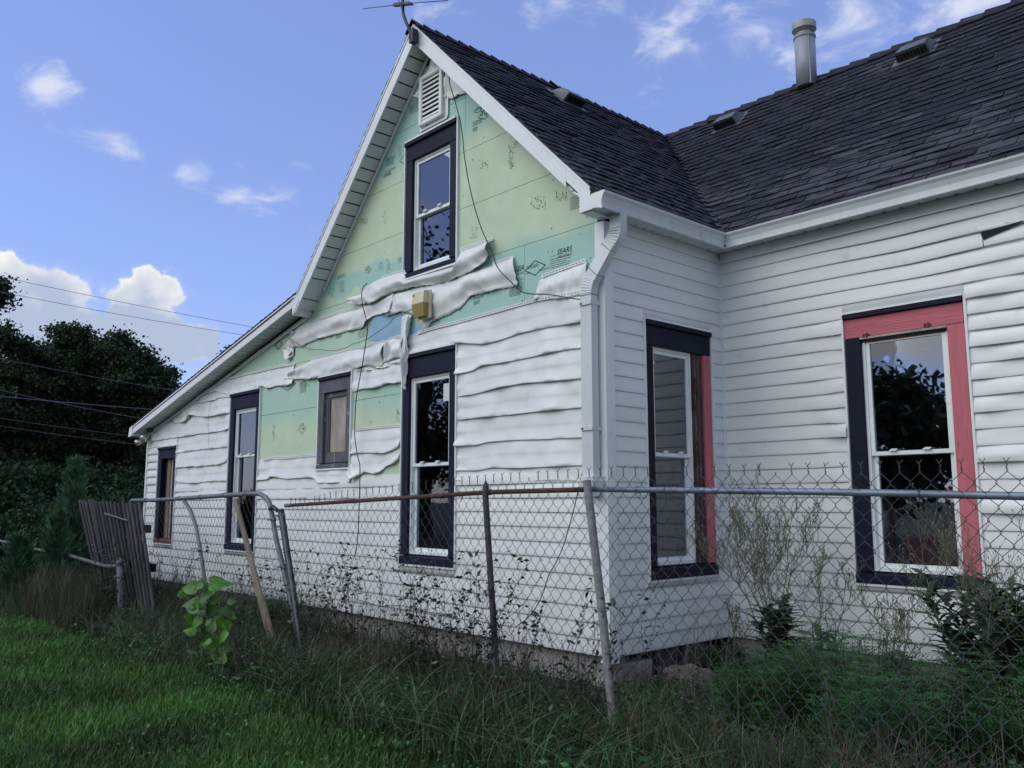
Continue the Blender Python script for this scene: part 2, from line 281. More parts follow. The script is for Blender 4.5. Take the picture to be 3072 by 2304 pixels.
# ------------------------------------------------------------------ object helpers
def link(name, me, parent=None):
    o = bpy.data.objects.new(name, me); COL.objects.link(o)
    if parent is not None: o.parent = parent; o.matrix_parent_inverse = Matrix.Identity(4)
    return o
def tag(o, label=None, cat=None, group=None, kind=None):
    if label: o['label'] = label
    if cat: o['category'] = cat
    if group: o['group'] = group
    if kind: o['kind'] = kind
    return o
def thing(name, label, cat, group=None):
    return tag(link(name, None), label, cat, group)
class MB:
    def __init__(s): s.v = []; s.f = []; s.mi = []; s.mats = []
    def m(s, material):
        if material not in s.mats: s.mats.append(material)
        return s.mats.index(material)
    def add(s, vs, fs, mi=0):
        b = len(s.v); s.v += [tuple(map(float, p)) for p in vs]; s.f += [tuple(i+b for i in f) for f in fs]; s.mi += [mi]*len(fs)
    def hexa(s, P, mi=0):                      # 8 corner points: bottom loop 0-3, top loop 4-7
        s.add(P, [(3, 2, 1, 0), (4, 5, 6, 7), (0, 1, 5, 4), (1, 2, 6, 5), (2, 3, 7, 6), (3, 0, 4, 7)], mi)
    def box(s, a, b, mi=0):
        (x0, y0, z0), (x1, y1, z1) = a, b
        s.hexa([(x0, y0, z0), (x1, y0, z0), (x1, y1, z0), (x0, y1, z0), (x0, y0, z1), (x1, y0, z1), (x1, y1, z1), (x0, y1, z1)], mi)
    def tube(s, pts, r, n=8, cap=True, mi=0):
        pts = [Vector(p) for p in pts]; rs = r if isinstance(r, (list, tuple)) else [r]*len(pts)
        b = len(s.v); up = None
        for i, p in enumerate(pts):
            t = (pts[min(i+1, len(pts)-1)]-pts[max(i-1, 0)])
            t = t.normalized() if t.length > 1e-9 else Vector((0, 0, 1))
            if up is None: up = t.orthogonal().normalized()
            up = (up - t*up.dot(t)); up = up.normalized() if up.length > 1e-6 else t.orthogonal().normalized()
            w = t.cross(up)
            for k in range(n):
                a = 2*PI*k/n; s.v.append(tuple(p+(up*math.cos(a)+w*math.sin(a))*rs[i]))
        m = len(pts)
        for i in range(m-1):
            for k in range(n):
                s.f.append((b+i*n+k, b+i*n+(k+1) % n, b+(i+1)*n+(k+1) % n, b+(i+1)*n+k)); s.mi.append(mi)
        if cap:
            s.f.append(tuple(b+k for k in range(n-1, -1, -1))); s.f.append(tuple(b+(m-1)*n+k for k in range(n))); s.mi += [mi, mi]
    def prism(s, poly, depth, mi=0):           # poly: 3-D points, depth: vector
        n = len(poly); d = Vector(depth); P = [Vector(p) for p in poly]; Q = [p+d for p in P]
        s.add(P+Q, [tuple(range(n)), tuple(range(2*n-1, n-1, -1))]+[(i, (i+1) % n+0, (i+1) % n+n, i+n) for i in range(n)], mi)
    def build(s, name, material=None, parent=None, smooth=False, fixn=True):
        me = bpy.data.meshes.new(name); me.from_pydata(s.v, [], s.f)
        for mm in (s.mats or [material]): me.materials.append(mm)
        if s.mats: me.polygons.foreach_set('material_index', s.mi)
        if smooth: me.polygons.foreach_set('use_smooth', [True]*len(me.polygons))
        if fixn:
            bm = bmesh.new(); bm.from_mesh(me); bmesh.ops.recalc_face_normals(bm, faces=bm.faces); bm.to_mesh(me); bm.free()
        return link(name, me, parent)
def np_mesh(name, V, F4, material, parent=None, tint=None, F3=None, smooth=False):
    me = bpy.data.meshes.new(name)
    V = np.asarray(V, np.float32); n4 = 0 if F4 is None else len(F4); n3 = 0 if F3 is None else len(F3)
    me.vertices.add(len(V)); me.vertices.foreach_set('co', V.ravel())
    idx = []; st = []
    if n4: idx.append(np.asarray(F4, np.int32).ravel()); st.append(np.arange(n4)*4)
    if n3: idx.append(np.asarray(F3, np.int32).ravel()); st.append(n4*4+np.arange(n3)*3)
    idx = np.concatenate(idx); st = np.concatenate(st).astype(np.int32)
    me.loops.add(len(idx)); me.loops.foreach_set('vertex_index', idx)
    me.polygons.add(n4+n3); me.polygons.foreach_set('loop_start', st)
    me.polygons.foreach_set('loop_total', np.concatenate([np.full(n4, 4), np.full(n3, 3)]).astype(np.int32))
    if smooth: me.polygons.foreach_set('use_smooth', np.ones(n4+n3, bool))
    me.update(calc_edges=True); me.materials.append(material)
    if tint is not None:
        at = me.color_attributes.new('tint', 'FLOAT_COLOR', 'POINT'); c = np.ones((len(V), 4), np.float32); c[:, :3] = tint; at.data.foreach_set('color', c.ravel())
    return link(name, me, parent)
class Wall:
    def __init__(s, o, u, n): s.o = Vector(o); s.u = Vector(u); s.n = Vector(n)
    def P(s, u, z, out=0.): return s.o+s.u*u+s.n*out+Vector((0, 0, z))
DP = 1.345
GW = Wall((0, 0, 0), (1, 0, 0), (0, -1, 0)); RW = Wall((0, 0, 0), (0, 1, 0), (1, 0, 0)); WW = Wall((0, DP, 0), (1, 0, 0), (0, -1, 0))
def wbox(mb, W, u0, u1, z0, z1, o0, o1, mi=0):
    mb.hexa([W.P(u0, z0, o1), W.P(u1, z0, o1), W.P(u1, z0, o0), W.P(u0, z0, o0), W.P(u0, z1, o1), W.P(u1, z1, o1), W.P(u1, z1, o0), W.P(u0, z1, o0)], mi)

# ------------------------------------------------------------------ ground
def ground_z(x, y): return -.2
mb = MB(); mb.add([(-900, -900, -.2), (900, -900, -.2), (900, 900, -.2), (-900, 900, -.2)], [(0, 1, 2, 3)])
tag(mb.build('ground', M['soil'], fixn=False), kind='structure')

# ------------------------------------------------------------------ house
house = thing('house', 'white house with melted vinyl siding and green foam sheathing bared in its gable', 'house')
AX, AZ = -1.977, 5.10                     # gable apex
LX, LZ = -3.90, 3.06                      # foot of the left rake
def roof_top_x(x):                        # top surface of the gable roof and of the lean-to as a function of x
    if x >= AX: return AZ-(x-AX)*1.0
    if x >= LX: return AZ-(AX-x)*(AZ-LZ)/(AX-LX)
    return LZ-(LX-x)*.2295
def wall_top_x(x):                        # underside, where the sheathing ends
    if x >= AX: return AZ-.17-(x-AX)*1.0
    if x >= LX: return AZ-.17-(AX-x)*(AZ-.17-2.89)/(AX-LX)
    return 2.89-(LX-x)*.222
WIN_G = {'upper': (-2.32, -1.594, 2.92, 4.155), 'lower': (-2.31, -1.585, .478, 2.232), 'small': (-3.73, -3.15, 1.305, 2.19), 'tall': (-5.735, -5.01, .463, 2.212), 'far': (-7.9, -7.295, .466, 1.70)}
WIN_R = (.405, 1.172, .46, 2.25); WIN_W = (1.0, 1.775, .455, 2.25)
def clip_cells(xs, zs, holes, top):
    cells = []
    for xa, xb in zip(xs[:-1], xs[1:]):
        for za, zb in zip(zs[:-1], zs[1:]):
            cx, cz = (xa+xb)/2, (za+zb)/2
            if any(h[0]-1e-6 < cx < h[1]+1e-6 and h[2]-1e-6 < cz < h[3]+1e-6 for h in holes): continue
            poly = [(xa, za), (xb, za), (xb, zb), (xa, zb)]
            if top:
                ta, tb = top(xa+1e-6), top(xb-1e-6); out = []
                g = lambda p: p[1]-(ta+(tb-ta)*(p[0]-xa)/(xb-xa))
                for i in range(4):
                    p, q = poly[i], poly[(i+1) % 4]; gp_, gq = g(p), g(q)
                    if gp_ <= 0: out.append(p)
                    if gp_*gq < 0:
                        t = gp_/(gp_-gq); out.append((p[0]+(q[0]-p[0])*t, p[1]+(q[1]-p[1])*t))
                poly = out
            if len(poly) >= 3: cells.append(poly)
    return cells
def slab_from_cells(name, W, cells, o_front, o_back, material, parent):
    if not cells: return None
    bm = bmesh.new(); vd = {}
    def vv(p):
        k = (round(p[0], 5), round(p[1], 5))
        if k not in vd: vd[k] = bm.verts.new(W.P(p[0], p[1], o_front))
        return vd[k]
    for poly in cells:
        vs = []
        for p in poly:
            v = vv(p)
            if v not in vs: vs.append(v)
        if len(vs) >= 3:
            try: bm.faces.new(vs)
            except ValueError: pass
    if not bm.faces: bm.free(); return None
    bmesh.ops.recalc_face_normals(bm, faces=bm.faces)
    r = bmesh.ops.extrude_face_region(bm, geom=list(bm.faces))
    d = W.n*(o_back-o_front)
    for g in r['geom']:
        if isinstance(g, bmesh.types.BMVert): g.co += d
    bmesh.ops.recalc_face_normals(bm, faces=bm.faces)
    me = bpy.data.meshes.new(name); bm.to_mesh(me); bm.free(); me.materials.append(material)
    return link(name, me, parent)
def cuts(a, b, extra): return sorted({a, b, *[e for e in extra if a+1e-4 < e < b-1e-4]})
# structural backing walls, with window openings
HG = [(h[0]+.06, h[1]-.06, h[2]+.06, h[3]-.06) for h in WIN_G.values()]
xsG = cuts(-8.32, -.002, [AX, LX]+[v for h in HG for v in h[:2]]); zsG = cuts(0., 5., [v for h in HG for v in h[2:]])
slab_from_cells('gable_wall', GW, clip_cells(xsG, zsG, HG, wall_top_x), -.03, -.12, M['dark'], house)
hr = [(WIN_R[0]+.06, WIN_R[1]-.06, WIN_R[2]+.06, WIN_R[3]-.06)]
slab_from_cells('side_wall', RW, clip_cells(cuts(.12, DP, hr[0][:2]), cuts(0., 2.93, hr[0][2:]), hr, None), -.004, -.10, M['dark'], house)
hw = [(WIN_W[0]+.06, WIN_W[1]-.06, WIN_W[2]+.06, WIN_W[3]-.06)]
slab_from_cells('wing_wall', WW, clip_cells(cuts(-.1, 7., hw[0][:2]), cuts(0., 2.93, hw[0][2:]), hw, None), -.004, -.10, M['dark'], house)
mb = MB(); mb.box((-8.3, 5.36, -.2), (7., 5.48, 2.9)); mb.box((6.9, 1.45, -.2), (7., 5.36, 2.9)); mb.box((-8.31, .13, -.2), (-8.22, 5.36, 1.86))
mb.build('rear_wall', M['vinyl'], house)
mb = MB(); mb.box((-8.2, .13, -.02), (-.11, 5.35, .05)); mb.box((-.11, 1.46, -.02), (6.9, 5.35, .05)); mb.build('interior_floor', M['dark'], house)
mb = MB(); mb.box((-8.2, .9, .05), (-.6, .95, 1.8)); mb.box((-3.9, .9, 1.8), (-.6, .95, 3.0)); mb.box((-8.2, .9, 1.8), (-3.9, .95, 2.4))
mb.box((-3.2, 1.1, 3.0), (-.8, 1.15, 3.8)); mb.build('interior_wall', M['interior'], house)
mb = MB(); mb.box((-3.9, .13, 2.60), (-.11, 5.3, 2.66)); mb.box((-.11, 1.46, 2.60), (6.9, 5.3, 2.66)); mb.build('interior_ceiling', M['interior'], house)

# foam boards (24 inch courses, tongue and groove, some vertical joints)
rows_z = [0., .475, .95, 1.43, 1.915, 2.40, 2.885, 3.36, 3.84, 4.315, 4.80]
joints = {9: [-1.9], 8: [-2.35, -1.52], 7: [], 6: [], 5: [-.789], 4: [-2.646, -4.62], 3: [-6.4], 2: [-4.4], 1: [-6.1, -.9], 0: [-4.7]}
joints = {0: [-4.7], 1: [-6.1, -.9], 2: [-4.4], 3: [-6.4], 4: [-2.6, -6.6], 5: [-.789, -2.646, -4.3], 6: [], 7: [], 8: [-2.345, -1.5], 9: []}
HG2 = [(h[0]+.02, h[1]-.02, h[2]+.02, h[3]-.02) for h in WIN_G.values()]
for i, (za, zb) in enumerate(zip(rows_z[:-1], rows_z[1:])):
    js = [-8.315]+sorted(joints[i])+[-.055]
    for xa, xb in zip(js[:-1], js[1:]):
        xs = cuts(xa+.0015, xb-.0015, [AX, LX]+[v for h in HG2 for v in h[:2]]); zs = cuts(za+.002, zb-.002, [v for h in HG2 for v in h[2:]])
        cells = clip_cells(xs, zs, HG2, lambda x: wall_top_x(x)+.03); groups = []
        for cpoly in cells:                      # pieces cut apart by a window are boards of their own
            ks = {(round(p[0], 5), round(p[1], 5)) for p in cpoly}; hit = [g for g in groups if g[0] & ks]; new = [set(ks), [cpoly]]
            for g in hit: new[0] |= g[0]; new[1] += g[1]; groups.remove(g)
            groups.append(new)
        for g in groups: slab_from_cells('foam_board', GW, g[1], .0, -.025, M['foam'], house)

# blue membrane patches behind the porch lamp
def poly_patch(name, c, pts, out, material, parent, thick=.002):
    P = [gp(c, *p) for p in pts]; mb = MB(); mb.prism([GW.P(x, z, out) for x, z in P], GW.n*(-thick)); return mb.build(name, material, parent)
poly_patch('membrane', c2, [(640, 700), (820, 690), (835, 850), (700, 850), (610, 845)], .004, M['blue_foam'], house)
poly_patch('membrane', c2, [(860, 775), (930, 760), (935, 790), (925, 805), (862, 815)], .003, M['blue_foam'], house)

# ---- siding courses -------------------------------------------------------
E_ = .1013
def sheet(name, W, us, rows, material, parent, smooth=True):
    """rows: list of (z array, out array) from bottom to top"""
    n = len(us); V = []; F = []
    for zr, orr in rows:
        for i in range(n): V.append(tuple(W.P(us[i], zr[i], orr[i])))
    for j in range(len(rows)-1):
        for i in range(n-1): F.append((j*n+i, j*n+i+1, (j+1)*n+i+1, (j+1)*n+i))
    me = bpy.data.meshes.new(name); me.from_pydata(V, [], F); me.materials.append(material)
    if smooth: me.polygons.foreach_set('use_smooth', [True]*len(F))
    return link(name, me, parent)
def fb(x, y, s=1.): return noise.noise(Vector((x*s, y*s, 3.7)))
def lap(W, u0, u1, k, wavef=None, material=None, topclip=None, e=E_, name='siding_plank'):
    z0 = k*e; L_ = u1-u0
    prof = [(0, .002, 0, 0), (0, .0115, 1, 1), (.004, .0125, 1, 1), (.25*e, .0110, .8, 1.2), (.5*e, .0086, .5, 1.3), (.75*e, .0066, .2, .8), (.93*e, .0048, 0, .1), (e+.008, .0035, 0, 0)]
    n = max(2, int(L_/(.035 if wavef else .6))+2)
    us = np.linspace(u0, u1, n); rows = []
    for dz, o, wz, wo in prof:
        zz = np.full(n, z0+dz); oo = np.full(n, o)
        if wavef:
            for i, u in enumerate(us):
                a, b = wavef(u, z0, k); zz[i] += a*wz; oo[i] += b*wo
        rows.append((zz, oo))
    ob = sheet(name, W, us, rows, material or M['vinyl'], parent=house)
    return ob
def spans(a, b, k, windows, m=.012):
    """free spans of course k between a and b, around windows (u0,u1,z0,z1)"""
    z0, z1 = k*E_, (k+1)*E_; s = [(a, b)]
    for h in windows:
        if z1 > h[2]-m+.02 and z0 < h[3]+m-.02:
            s2 = []
            for p, q in s:
                if h[1]+m <= p or h[0]-m >= q: s2.append((p, q)); continue
                if h[0]-m > p: s2.append((p, h[0]-m))
                if h[1]+m < q: s2.append((h[1]+m, q))
            s = s2
    return s
def part_lap(W, u0, u1, k, za, zb, material):
    f = lambda z: .0125-.0085*(z-k*E_)/E_
    us = np.array([u0, u1]); one = np.ones(2); sheet('siding_plank', W, us, [(za*one, .002*one), (za*one, f(za)*one), (zb*one, f(zb)*one)], material, house)
def fill_round(W, h, m=.012, lo=M['vinyl'], hi=M['vinyl']):
    for k in range(29):
        z0, z1 = k*E_, (k+1)*E_
        if not (z1 > h[2]-m+.02 and z0 < h[3]+m-.02): continue
        if z0 < h[2]-.016: part_lap(W, h[0]-m, h[1]+m, k, z0, h[2]-.012, lo)
        if z1 > h[3]+.016 and hi: part_lap(W, h[0]-m, h[1]+m, k, h[3]+.012, z1+.004, hi)
fill_round(RW, WIN_R); fill_round(WW, WIN_W)
for nm in ('lower', 'tall', 'far'): fill_round(GW, WIN_G[nm], hi=M['vinyl_melt'] if nm == 'far' else None)
# side wall (undamaged)
for k in range(28):
    for a, b in spans(.062, DP-.012, k, [WIN_R]):
        lap(RW, a, b, k, material=M['vinyl_dirty'] if k < 3 else M['vinyl'])
lap(RW, .062, DP-.012, 28, e=E_*1.0)
# wing wall: heat ripples beside the window
def wave_wing(u, z, k):
    a = 0.; b = 0.
    if u < 1.0:
        w = max(0, min(1, (u-.50)/.48))**1.4 * (1 if 1.25 < z < 2.15 else (.5 if 1.0 < z < 2.3 else 0))
        b += w*(.004+.030*max(-.3, fb(u*4.5+k*.37, k*.83))); a += -w*.004*math.sin(u*11+k*1.1)
        if u > .9: a += w*.009*((k*37 % 5)/5-.4)
    elif u > 1.77:
        w = (1 if .85 < z < 2.35 else .0)
        s = u-1.77; w *= min(1, s/.1+.25)
        ph = k*.55; b += w*(.006+.032*max(-.25, fb(s*3.6+k*.31+7, k*.77))); a += w*.0025*math.sin(s*8.5-ph+.6)
    if z > 2.3:
        w = min(1, max(0, (u-.5)/1.0))*min(1, (z-2.3)/.15)
        a += w*(.012*math.sin(u*2.6+1.3)+.002*math.sin(u*7.3+k)); b += w*(.004+.007*math.sin(u*2.7+z*6))
    return a, b
for k in range(28):
    for a, b in spans(.014, 3.6, k, [WIN_W]):
        wv = k >= 9
        if k >= 25:                                   # the top course has torn open under the eave
            cuts_u = [(a, 1.92), (1.925, b)] if k == 25 else [(a, b)]
            for p, q in cuts_u: lap(WW, p, q, k, wave_wing, M['vinyl_melt'])
        else: lap(WW, a, b, k, wave_wing if wv else None, M['vinyl_melt'] if wv else M['vinyl'])
lap(WW, .014, 3.6, 28, wave_wing, M['vinyl_melt'])
for k in range(29):                                   # rest of the wing beyond the picture
    lap(WW, 3.604, 6.98, k)
# torn flap; the shade inside its gap is a black sheet laid over the siding
mb = MB(); mb.prism([WW.P(1.915, 2.625, .030), WW.P(1.925, 2.575, .030), WW.P(2.16, 2.640, .030), WW.P(2.06, 2.650, .030)], WW.n*.003); mb.build('siding_gap_shade', M['dark'], house)
us = np.linspace(1.90, 2.45, 14); sheet('siding_flap', WW, us, [(2.668+.006*np.sin(us*20)-.02*(us-1.9), .020+0*us), (2.645+.008*np.sin(us*9)-.015*(us-1.9), .042-.03*(us-1.9)), (2.632+.004*np.sin(us*9)-.0*(us-1.9), .034-.02*(us-1.9))], M['vinyl_melt'], house)

# gable wall lower courses (sound) 
GWIN = [WIN_G['lower'], WIN_G['small'], WIN_G['tall'], WIN_G['far']]
def wave_low(u, z, k):
    w = max(0, (z-.75)/.4); w = min(1, w)
    return w*.003*math.sin(u*2.3+k*1.9), w*(.003+.005*math.sin(u*3.1+k*2.2))
for k in range(12):
    for a, b in spans(-8.30, -.062, k, GWIN):
        if k >= 10 and b > -1.6 and a > -1.7: lap(GW, a, b, k, wave_low, M['vinyl_melt'])
        elif k >= 7: lap(GW, a, b, k, wave_low, M['vinyl_melt'])
        else: lap(GW, a, b, k, None, M['vinyl_dirty'] if k < 1 else M['vinyl'])
# melted panels of the gable: each panel is two courses wide, drawn between the butt lines surveyed on the wall
def interp(pts, us):
    pts = sorted(pts); return np.interp(us, [p[0] for p in pts], [p[1] for p in pts])
def smooth(a, it=2):
    for _ in range(it):
        b = a.copy(); b[1:-1] = (a[:-2]+2*a[1:-1]+a[2:])/4; a = b
    return a
def melted(c, bottom, top, curl=.02, base=.018, u0=None, u1=None, seed=0, zcap=None, crease=True, ripple=.010, tuck=.012):
    B = [gp(c, *p, -.03) if len(p) == 2 else p[:2] for p in bottom]; T = [gp(c, *p, -.03) for p in top]
    a = max(min(p[0] for p in B), -9) if u0 is None else u0; b = max(p[0] for p in B) if u1 is None else u1
    n = max(12, int((b-a)/.02)); us = np.linspace(a, b, n)
    zb = smooth(interp(B, us), 3); zt = smooth(interp(T, us), 3)+tuck
    if zcap is not None: 
        cap = np.array([zcap(u) for u in us]); zt = np.minimum(zt, cap); zb = np.minimum(zb, cap-.002)
    # curl follows how much the butt has lifted from its straight run
    line = np.interp(us, [a, b], [zb[0], zb[-1]]); lift = np.clip((zb-smooth(zb, 60)), -.05, .05)
    rip = np.array([fb(u*5+seed*7.1, seed*3.3) for u in us]); rip2 = np.array([fb(u*9+seed*5.1, seed*1.3+9) for u in us])
    cr = curl*(.12+1.1*np.clip(rip+.1, 0, 1))+np.abs(lift)*.9
    pin = np.exp(-(us-us[0])/.10)+.5*np.exp(-(us[-1]-us)/.06)
    ridge = np.array([max(0., 1-abs(fb(u*4.2+seed*2.3, seed*1.9))*7) for u in us])
    rows = []
    prof = [(0, -.6, .0), (0, .0, 1.), (.03, .05, 1.), (.12, .0, .82), (.25, -.1, .55), (.38, -.15, .36), (.47, -.14, .31), (.50, -.02, .31), (.53, .0, .30), (.65, .0, .24), (.8, -.1, .12), (.92, -.1, .04), (1., -.2, 0)]
    if not crease: prof = [(t, s if t < .1 else -.05*t, w) for t, s, w in prof]
    for t, s, w in prof:
        z = zb+(zt-zb)*t
        o = base*(1-t)*.42+.005+s*.009+cr*w+ripple*(rip*math.sin(PI*t)+.6*rip2*math.sin(2*PI*t)) if (s > -.5) else np.full(n, .004)
        o = o+pin*.014*np.sin(t*11+seed*1.7+us*6)*(1-t)+.009*ridge*(1-t)*(t > .01)
        if t == 0 and s < -.5: o = np.maximum(.003, cr*.5)
        o = np.maximum(o, .004)
        rows.append((z, o))
    return sheet('siding_plank', GW, us, rows, M['vinyl_melt'], house)
R = [  # right of the kitchen window, from the top downwards (crop c2)
 [(905, 920), (1000, 890), (1155, 862), (1300, 870), (1400, 845), (1530, 800), (1700, 765), (1905, 735)],
 [(1170, 1045), (1230, 1032), (1290, 998), (1400, 985), (1600, 945), (1700, 920), (1860, 893), (1905, 895)],
 [(1145, 1185), (1230, 1175), (1330, 1150), (1400, 1130), (1550, 1105), (1700, 1095), (1910, 1075)],
 [(1148, 1330), (1250, 1315), (1430, 1300), (1600, 1280), (1750, 1265), (1915, 1250)],
 [(1155, 1485), (1250, 1480), (1330, 1460), (1500, 1448), (1650, 1445), (1915, 1432)],
 [(1155, 1632), (1250, 1635), (1350, 1615), (1500, 1620), (1700, 1610), (1920, 1600)]]
S8T = [(905, 805), (1000, 775), (1160, 735), (1300, 695), (1480, 645), (1620, 605), (1905, 555)]
melted(c2, R[0], S8T, curl=.02, seed=1, u0=gp(c2, 862, 930)[0], u1=-.07)
for i in range(1, 6): melted(c2, R[i], R[i-1], curl=.026, seed=i+2, u0=-1.575, u1=-.07)
melted(c2, [(1905, 1692), (1155, 1700)], R[5], curl=.004, seed=9, u0=-1.572, u1=-.07, crease=False, ripple=.004)
# left part of the gable, between far window and tall window (crop c8)
Lb = [
 [(1262, 150), (1110, 165), (1080, 185), (790, 235)],
 [(1245, 325), (1150, 345), (1000, 372), (870, 365), (820, 343), (790, 375), (745, 430), (550, 450)],
 [(1240, 490), (1200, 517), (1160, 525), (1000, 550), (880, 560), (830, 575), (450, 630)],
 [(1225, 705), (1000, 725), (880, 738), (850, 745), (690, 765), (375, 792)],
 [(1215, 850), (1180, 875), (1120, 900), (1000, 910), (870, 925), (830, 915), (800, 925), (675, 932)],
 [(1220, 1085), (1000, 1085), (860, 1108), (780, 1105), (665, 1100)],
 [(1215, 1195), (1100, 1240), (900, 1262), (655, 1272)]]
capL = lambda u: wall_top_x(u)+.01
melted(c8, Lb[1], Lb[0], curl=.03, seed=21, u0=-7.45, u1=-5.76, zcap=capL)
melted(c8, Lb[2], Lb[1], curl=.024, seed=22, u0=-8.0, u1=-5.76, zcap=capL)
melted(c8, Lb[3], Lb[2], curl=.022, seed=23, u0=-7.30, u1=-5.76, zcap=capL)
melted(c8, Lb[4], Lb[3], curl=.030, seed=24, u0=-7.28, u1=-5.78)
melted(c8, Lb[5], Lb[4], curl=.024, seed=25, u0=-7.28, u1=-5.76)
melted(c8, Lb[6], Lb[5], curl=.010, seed=26, u0=-7.28, u1=-5.76, ripple=.012)
# pieces above and left of the far window
melted(c8, [(375, 715), (690, 672), (450, 700)], [(375, 640), (690, 592)], curl=.004, seed=27, u0=-8.30, u1=-7.28, crease=False, zcap=capL, ripple=.002)
melted(c8, [(375, 640), (690, 592)], [(375, 560), (690, 505)], curl=.008, seed=28, u0=-8.30, u1=-7.28, crease=False, zcap=capL, ripple=.002)
for k in range(12, 17):
    lap(GW, -8.30, -7.915, k, lambda u, z, k: (0.006*math.sin((u+8.3)*8), .004+.012*math.sin((u+8.3)*8)), M['vinyl_melt'])
# between tall window and kitchen window, below the bare foam (crop c2 / c8)
F1 = [(530, 1392), (640, 1377), (810, 1362)]; F2 = [(505, 1532), (600, 1525), (700, 1530), (780, 1500), (810, 1480)]
F3 = [(515, 1600), (600, 1640), (660, 1655), (700, 1640), (720, 1612), (780, 1590), (806, 1560)]
melted(c2, F2, F1, curl=.020, seed=31, u0=-3.13, u1=-2.335)
G1 = [(-110+0, 1575), (0, 1560), (120, 1548), (300, 1545)]   # dashed top edge left of the small window
G2 = [(1565, 1075), (1690, 1065), (1725, 1025), (1800, 1048), (1900, 1062), (2000, 1052), (2212, 1045)]
topG = [gp(c8, x, y) for x, y in [(1612, 855), (1700, 830), (1850, 825), (2060, 805), (2212, 795)]]
def melted_w(B, T, **kw):
    ident = lambda x, y: (x, y)
    return melted_pts(B, T, **kw)
def melted_pts(B, T, **kw):
    global gp
    old = gp; gp = lambda c, x, y, Y=0.: (x, y)
    o = melted(None, B, T, **kw); gp = old; return o
b2 = [gp(c8, *p) for p in G2]; b3 = [gp(c2, *p) for p in F3]
melted_pts(b2+[(-3.73, 1.165), (-3.2, 1.16)], topG+[(-3.74, 1.30), (-3.1, 1.29)], curl=.03, seed=33, u0=-4.99, u1=-3.10)
melted_pts([(-3.11, 1.165)]+b3, [gp(c2, *p) for p in F2], curl=.02, seed=34, u0=-3.12, u1=-2.335)
melted_pts([(-4.99, 1.018), (-4, 1.012), (-3, 1.015), (-2.33, 1.03)], [(-4.99, 1.19), (-4, 1.17), (-3.1, 1.17), (-2.7, 1.12), (-2.33, 1.15)], curl=.006, seed=35, u0=-4.99, u1=-2.335, crease=False, ripple=.008)
# band under the gable ridge of the small window, right side
melted(c2, [(525, 1155), (560, 1140), (650, 1135), (700, 1115), (725, 1103), (760, 1108), (810, 1097)], [(525, 1022), (700, 992), (812, 960)], curl=.02, seed=36, u0=-3.15, u1=-2.33)
# left long torn panel running under the shed soffit (crop cA)
melted(cA, [(870, 1230), (1010, 1190), (1180, 1245), (1260, 1215), (1520, 1130), (1580, 1165), (1700, 1130), (1800, 1135), (1870, 1100), (1892, 1065)],
       [(870, 1225), (1100, 1070), (1300, 1020), (1540, 965), (1700, 925), (1890, 900)], curl=.02, seed=38, u0=gp(cA, 880, 1230)[0], u1=gp(cA, 1893, 1000)[0], zcap=lambda u: wall_top_x(u)-.005)
# upper left remainder next to the tall window head
melted(c8, [(1262, 150), (1110, 160), (1080, 185), (790, 235)], [(1262, 60), (1110, 80), (1050, 100), (900, 160)], curl=.014, seed=39, u0=gp(c8, 800, 235)[0], u1=-5.75, zcap=capL)

# free hanging torn strips
def strip(c, T, B, amp=.02, off=.03, seed=0, n=60, m=9, name='torn_siding', fold=.0, edge_roll=.009):
    def res(P, n):
        P = [Vector((*gp(c, *p, -.03), 0)) for p in P]; d = [0]
        for a, b in zip(P[:-1], P[1:]): d.append(d[-1]+(b-a).length)
        ts = np.linspace(0, d[-1], n); return np.stack([np.interp(ts, d, [p[0] for p in P]), np.interp(ts, d, [p[1] for p in P])], 1)
    t = res(T, n); b = res(B, n); V = []; F = []
    for j in range(m):
        s = j/(m-1)
        for i in range(n):
            p = t[i]*(1-s)+b[i]*s
            q = off*(.3+.6*math.sin(PI*min(1, s*1.1)))+amp*(fb(i/n*5.2+seed*3.1, s*1.6+seed)+.35*math.sin(s*7+i/n*5+seed))+.008*fb(i/n*19+seed, s*2.5)*(.3+s)+.016*max(0., 1-abs(fb(i/n*8+seed*1.3-s*1.2, s*1.1+seed))*7)*(.2+s)
            if s > .85: q += edge_roll*(s-.85)/.15
            if abs(s-.5) < .07: q += .004
            e = min(i, n-1-i)/n
            if e < .08: q += .03*(1-e/.08)*(.5+.5*math.sin(seed*2.))
            V.append(tuple(GW.P(p[0], p[1]+(.010*fb(i*.9, seed*9.) if s > .93 else 0), max(.008, q))))
    for j in range(m-1):
        for i in range(n-1): F.append((j*n+i, j*n+i+1, (j+1)*n+i+1, (j+1)*n+i))
    me = bpy.data.meshes.new(name); me.from_pydata(V, [], F); me.materials.append(M['vinyl_melt'])
    me.polygons.foreach_set('use_smooth', [True]*len(F)); o = link(name, me, house)
    sm = o.modifiers.new('thickness', 'SOLIDIFY'); sm.thickness = .0012
    return o
S1T = [(505, 590), (560, 568), (600, 520), (640, 495), (700, 470), (780, 442), (832, 432), (843, 480), (1000, 432), (1155, 383), (1160, 302), (1290, 262), (1362, 237)]
S1B = [(512, 625), (560, 632), (640, 625), (680, 598), (740, 562), (820, 540), (900, 520), (1000, 510), (1100, 485), (1200, 440), (1260, 418), (1290, 392), (1330, 375), (1342, 345)]
S2T = [(690, 655), (745, 600), (770, 568), (900, 530), (1100, 485), (1260, 425), (1420, 372), (1485, 347)]
S2B = [(700, 682), (720, 697), (765, 688), (800, 672), (850, 680), (925, 742), (935, 792), (965, 765), (985, 738), (1030, 712), (1050, 703), (1085, 692), (1130, 662), (1150, 655), (1185, 620), (1195, 600), (1235, 572), (1400, 535), (1510, 515)]
